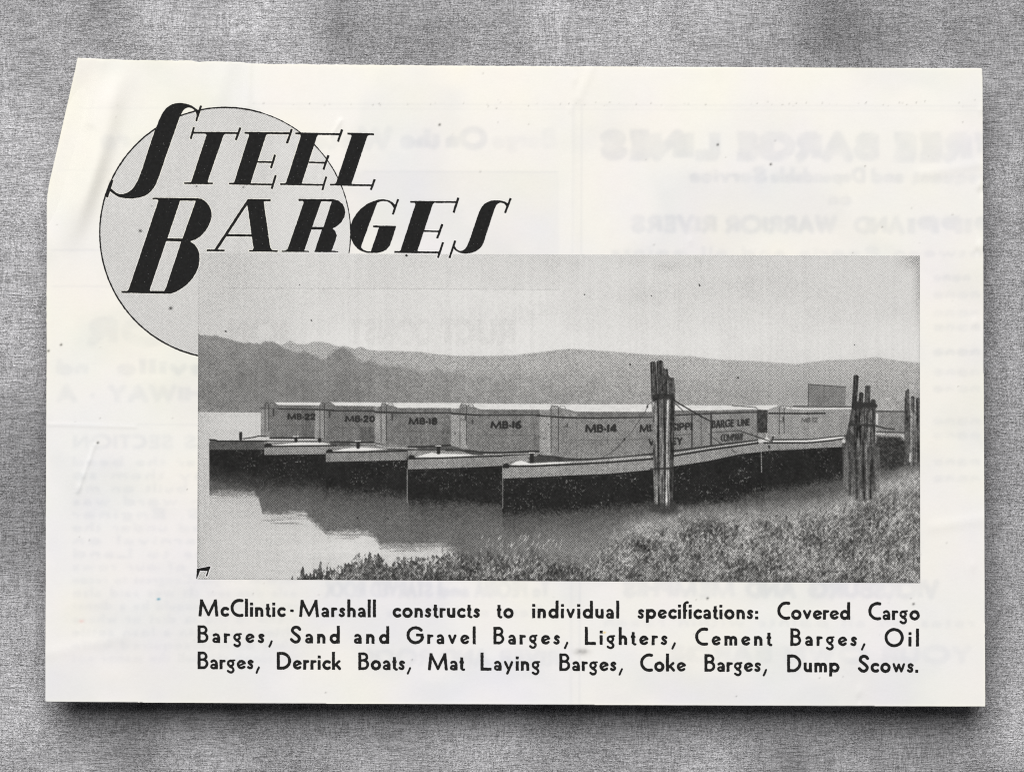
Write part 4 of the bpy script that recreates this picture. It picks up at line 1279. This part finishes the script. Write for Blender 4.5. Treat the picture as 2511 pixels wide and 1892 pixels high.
gv = np.interp(X, [481, 900, 1100, 1300, 1600, 2261], [.42, .40, .40, .44, .50, .525]) + .10 * (1 - deep)
tex = .22 * (fbm(X, Y, 60, 2, 2, 44) - .5) + .30 * (fbm(X, Y, 20, 3, 5, 28) - .5) + .30 * (noise(X, Y, 3.4, 5.5, 1) - .5) + .22 * (noise(X + .5 * Y, Y, 4, 9, 4) - .5)
gv = gv + tex * (.35 + .65 * deep) - .04 * sst(1390, 1430, Y)
gv = gv - .13 * np.exp(-((X - 1560) / 60) ** 2 - ((Y - 1335) / 20) ** 2) - .12 * np.exp(-((X - 1715) / 50) ** 2 - ((Y - 1290) / 34) ** 2) - .08 * np.exp(-((X - 1320) / 70) ** 2 - ((Y - 1410) / 22) ** 2)
gv = gv - .06 * np.exp(-((X - 2080) / 90) ** 2 - ((Y - 1330) / 40) ** 2) + .05 * np.exp(-((X - 1580) / 60) ** 2 - ((Y - 1284) / 14) ** 2) + .06 * np.exp(-((X - 2200) / 50) ** 2 - ((Y - 1190) / 22) ** 2)
put(ALL, cov, gv, GRASS)
r3 = np.random.RandomState(11)
for k in range(5200):
    x_ = r3.uniform(1080, 2253)
    y_ = r3.uniform(1230, 1426)
    dd = y_ - np.interp(x_, *zip(*gy))
    if dd < 8 or (x_ > 1450 and dd < 60 and r3.rand() > dd / 70):
        continue
    an = r3.normal(.3, .8)
    L_ = r3.uniform(1.5, 6.5)
    v_ = r3.choice([.86, .72, .26, .18], p=[.22, .26, .30, .22])
    line([(x_, y_), (x_ + L_ * math.sin(an), y_ - L_ * math.cos(an))], r3.uniform(1.2, 3.2), v_, None, 1.0, r3.uniform(.25, .8))
for k in range(150):      # taller weeds in the bank
    x_ = r3.uniform(1180, 2245)
    y_ = r3.uniform(1290, 1426)
    if y_ < np.interp(x_, *zip(*gy)) + 34:
        continue
    v_ = r3.choice([.80, .68, .22])
    for m_ in range(r3.randint(2, 6)):
        an = r3.normal(.15, .45)
        L_ = r3.uniform(7, 19)
        xx = x_ + r3.normal(0, 4)
        line([(xx, y_), (xx + L_ * .5 * math.sin(an), y_ - L_ * .5), (xx + L_ * math.sin(an * 1.5), y_ - L_ * .95)], r3.uniform(1.0, 2.2), v_, None, 1.0, r3.uniform(.4, .85))
for k in range(46):       # pale reeds standing over the dark water
    x_ = r3.choice([1312, 1240, 1350, 1200, 1290]) + r3.normal(0, 16)
    y_ = r3.uniform(1318, 1352)
    line([(x_, y_), (x_ + r3.uniform(1, 7), y_ - r3.uniform(6, 14))], r3.uniform(1.2, 2.2), .80, GRASS, 1.0, r3.uniform(.35, .9))
for k in range(900):      # tufts at the lower left, tall against the pale water
    x_ = 725 + 420 * r3.rand() ** .8
    yt = np.interp(x_, *zip(*gy))
    y_ = r3.uniform(yt - 6, 1430)
    an = r3.normal(.1, .6)
    L_ = r3.uniform(2, 8)
    line([(x_, y_), (x_ + L_ * math.sin(an), y_ - L_ * math.cos(an))], r3.uniform(1.4, 3.4), r3.choice([.22, .32, .55, .72], p=[.4, .3, .18, .12]), GRASS, 1.0, r3.uniform(.4, .95))

# ---- mooring piles
def pile(idn, top, bottom, w0, w1, v_, soft=1.0, streak=.10):
    (xa, ya), (xb, yb2) = top, bottom
    pts = [(xa - w0 / 2, ya + 2), (xa - w0 / 4, ya - 1), (xa + w0 / 4, ya - 1), (xa + w0 / 2, ya + 2), (xb + w1 / 2, yb2), (xb - w1 / 2, yb2)]
    fill(pts, lambda x_, y_: np.clip(v_ + streak * 2.4 * (noise(x_, y_, 3, 40, 2) - .5) + .18 * (noise(x_, y_, 4, 6, 4) - .5), .13, .95), idn, soft)


p6 = lambda x_, y_: P6([(x_, y_)])[0]
p7 = lambda x_, y_: P7([(x_, y_)])[0]
fill(P6([(85, 200), (250, 200), (420, 480), (412, 640), (105, 640)]), lambda x_, y_: .27 + .2 * (noise(x_, y_, 4, 12, 2) - .5), DOL1, 1.5)
pile(DOL1, p6(118, 150), p6(135, 640), 13.5, 15, .24)
pile(DOL1, p6(210, 135), p6(235, 640), 16, 18, .27)
pile(DOL1, p6(290, 250), p6(300, 640), 10.5, 16, .25)
pile(DOL1, p6(372, 365), p6(378, 640), 13, 13, .34)
line(P6([(160, 180), (185, 600)]), 1.6, .60, DOL1, .8, .7)
line(P6([(318, 400), (322, 600)]), 2.2, .60, DOL1, .9, .7)
fill(P6([(100, 640), (405, 640), (385, 1640), (130, 1640)]), lambda x_, y_: .30 + .2 * (noise(x_, y_, 4, 30, 2) - .5), DOL1, 1.5)
pile(DOL1, p6(140, 640), (1612, 1236), 13, 16, .42, 1., .17)
pile(DOL1, p6(190, 640), (1617, 1242), 9, 8, .22, 1.2)
pile(DOL1, p6(238, 640), (1624, 1246), 14, 12, .40, 1., .17)
pile(DOL1, p6(290, 640), (1631, 1248), 9, 7, .24)
pile(DOL1, p6(335, 660), (1637, 1248), 11, 11, .50, 1., .18)
pile(DOL1, p6(316, 680), (1634, 1240), 3.0, 3.0, .74, .8, .14)
pile(DOL1, p6(385, 640), (1646, 1248), 11, 7, .24)
fill(P6([(105, 600), (180, 585), (290, 575), (410, 610), (415, 690), (340, 640), (250, 650), (110, 690)]), lambda x_, y_: .20 + .10 * (noise(x_, y_, 4, seed=1) - .5), DOL1, 1.5)
line(P6([(90, 1600), (390, 1590)]), 5, .2, DOL1, 1.2, .85)
fill([(1590, 1236), (1655, 1234), (1668, 1254), (1630, 1262), (1596, 1252)], .24, DOL1, 6, .8)
# second cluster
fill(P7([(1075, 600), (1370, 600), (1350, 880), (1340, 1200), (960, 1200), (1000, 900)]), lambda x_, y_: .30 + .30 * (noise(x_, y_, 3.2, 50, 2) - .5) + .14 * (noise(x_, y_, 4, 7, 1) - .5), DOL2, 2.5, .85)
for xa, ya, xb, yb2, w0, w1, v_ in ((1102, 222, 1060, 900, 13, 12, .24), (1172, 455, 1120, 1180, 11, 13, .22), (1262, 365, 1230, 1180, 14, 12, .28), (1335, 550, 1310, 1180, 12, 10, .27),
                                    (1060, 700, 985, 1190, 10, 16, .32), (1110, 700, 1045, 1190, 7, 9, .24), (1190, 700, 1130, 1190, 7, 9, .44), (1250, 700, 1210, 1190, 7, 10, .30),
                                    (1300, 700, 1255, 1190, 7, 7, .43), (1345, 700, 1335, 1190, 7, 8, .3), (1160, 900, 1180, 1190, 8, 8, .23)):
    pile(DOL2, p7(xa, ya), p7(xb, yb2), w0, w1, v_)
fill(P7([(1060, 560), (1180, 590), (1300, 580), (1390, 620), (1385, 660), (1200, 655), (1070, 690)]), .21, DOL2, 2)
fill(P7([(1000, 870), (1200, 880), (1350, 880), (1345, 915), (1150, 905), (1000, 910)]), .22, DOL2, 2)
fill(P7([(940, 1040), (1020, 980), (1090, 1050), (1040, 1110), (950, 1090)]), .24, DOL2, 3, .8)
for xa, w_, v_, y1 in ((955, 10, .46, 1660), (1010, 6, .28, 1700), (1060, 9, .38, 1700), (1110, 8, .24, 1760), (1150, 8, .40, 1600), (1200, 9, .22, 1780), (1240, 6, .46, 1560), (1290, 10, .24, 1760), (1340, 8, .28, 1650), (1385, 8, .46, 1660)):
    pile(WATER, p7(xa, 1195), p7(xa + 10, y1 + 140), w_ * 1.1, w_, v_, 4.0)
# third cluster at the picture's edge
for xa, ya, xb, w0, w1, v_ in ((1790, 430, 1790, 8, 12, .28), (1805, 410, 1830, 6, 9, .33), (1868, 508, 1870, 9, 12, .30), (1940, 530, 1945, 10, 12, .27), (1850, 700, 1850, 5, 6, .58), (1900, 700, 1905, 6, 8, .40),
                               (1960, 560, 1968, 4, 6, .45), (1775, 520, 1778, 6, 8, .34)):
    pile(DOL3, p7(xa, ya), p7(xb, 1440), w0, w1, v_, 1.2)
line(P7([(1835, 1280), (1832, 1390)]), 2.5, .88, DOL3, 1)

# ---- mooring lines
for p, w_, v_ in ((P5([(2085, 195), (2040, 230), (2030, 262), (2005, 320), (1960, 385), (1920, 445), (1820, 600), (1720, 705), (1600, 835), (1520, 890), (1440, 932)]), 1.5, .28),
                  (P6([(415, 678), (520, 742), (640, 812), (700, 850), (780, 892), (890, 950)]), 3.0, .17), (P6([(412, 704), (470, 760), (525, 812)]), 1.8, .22),
                  (P6([(925, 1170), (1025, 1252), (1060, 1262)]), 1.8, .24), (P6([(1290, 1082), (1400, 1120), (1520, 1160), (1640, 1205), (1720, 1226)]), 2.4, .22), (P6([(1180, 1340), (1240, 1378)]), 2.0, .3)):
    line(p, w_, v_, ROPE, .9)
line(P5([(2030, 238), (2022, 262), (2036, 270), (2042, 246)]), 1.6, .25, ROPE, .8)
line(P5([(1720, 690), (1722, 712)]), 4, .22, ROPE)

# specks of dust printed with the plate, darker margin of the block
for px, py, r in ((553, 812, 2), (763, 785, 1.6), (734, 698, 1), (996, 626, 2.4), (1545, 893, 2), (1809, 925, 2), (1433, 722, 1.4), (1597, 725, 1.2), (1714, 697, 1.4), (876, 1269, 2), (951, 1271, 1.6), (1715, 700, 1.3), (2095, 845, 1)):
    line([(px, py), (px + 1, py + .6)], r * 2, .15, None, .8)
edge_d = np.minimum.reduce([X - 486, 2255.5 - X, np.interp(X, [482, 2256], [1419.5, 1428.5]) - Y])
V -= .10 * np.exp(-np.clip(edge_d, 0, 50) / 2.0)
V += .022 * (noise(X, Y, 5.5, 420, 4) - .5) * sst(.3, .6, V)
V += .075 * (noise(X, Y, 3.4, seed=1) - .5) * np.clip(1.3 - V, .2, 1) * (V > .25)
V = np.clip(V, .095, .95)

# ---- cut the picture to its printed outline and hand each subject its own piece of the print
XL, XR = np.interp(Y, [616, 1434], [487.2, 483.4]), np.interp(Y, [616, 1434], [2255.3, 2256.5])
YT, YB = np.interp(X, [481, 2261], [620.8, 626.8]), np.interp(X, [481, 2261], [1419.4, 1428.8])
FR = np.maximum.reduce([XL - X, X - XR, YT - Y, Y - YB])
FB = np.full(X.shape, -9.)
if 0:
    FB = np.maximum.reduce([XL - X, X - np.interp(Y, [616, 1434], [2255.3, 2256.5]), np.interp(X, [481, 2261], [620.8, 626.8]) - Y,
                        Y - np.interp(X, [481, 2261], [1419.4, 1428.8])])
for gl in LET:          # the headline knocks a sliver out of the plate
    bx = gl.box(8)
    m = (X > bx[0]) & (X < bx[2]) & (Y > bx[1]) & (Y < bx[3])
    if m.any():
        FB[m] = np.maximum(FB[m], -(gl_pts(gl, X[m], Y[m]) - 1.6))
MARK = Glyph(Q1)        # little unfinished letter at the lower left corner
MARK.poly((40, 832), (148, 812), (120, 893), (108, 890), (122, 850), (66, 848), (40, 912), (37, 912))
bx = MARK.box(8)
m = (X > bx[0]) & (X < bx[2]) & (Y > bx[1]) & (Y < bx[3])
FB[m] = np.maximum(FB[m], -(gl_pts(MARK, X[m], Y[m]) - 1.4))
TONE = lin(V) * KA
ny, nx = X.shape
cell = FB < 0
inr = FR < 0
cin = cell[:-1, :-1] & cell[1:, :-1] & cell[:-1, 1:] & cell[1:, 1:] & (inr[:-1, :-1] | inr[1:, :-1] | inr[:-1, 1:] | inr[1:, 1:])
cid = ID[:-1, :-1]
gid = np.arange(nx * ny).reshape(ny, nx)
QD = np.stack([gid[:-1, :-1], gid[1:, :-1], gid[1:, 1:], gid[:-1, 1:]], -1)
WCO = to_world(np.clip(X, XL, XR).ravel(), np.clip(Y, YT, YB).ravel(), 4e-5)
PLAB = {B22: 'farthest moored barge, lettered MB-22', B20: 'moored barge lettered MB-20', B18: 'moored barge lettered MB-18', B16: 'moored barge lettered MB-16',
        B14: 'nearest and largest barge, lettered MB-14', B12: 'barge lettered MB 12 with a box on its roof', BFAR: 'barge half hidden at the right behind the piles',
        DOL1: 'tall bundle of mooring piles in front of the nearest barge', DOL2: 'dark bundle of mooring piles near the right edge',
        DOL3: 'bundle of mooring piles cut by the right edge'}
photo = None
for k, nm in enumerate(NAMES):
    m = cin & (cid == k)
    if not m.any():
        continue
    fq = QD[m].reshape(-1)
    uq, inv = np.unique(fq, return_inverse=True)
    o = raw_mesh(nm, WCO[uq], inv, np.arange(0, len(inv), 4), HALF, leaf if photo is None else photo, {'tone': TONE.ravel()[uq]})
    if photo is None:
        photo = o
        o['label'] = 'halftone photograph of covered barges moored on a river'
    elif k in PLAB:
        o['label'] = PLAB[k]
ink_mesh('corner_mark', MARK.field, MARK.box(), INK, leaf, 8e-5, 1.0)
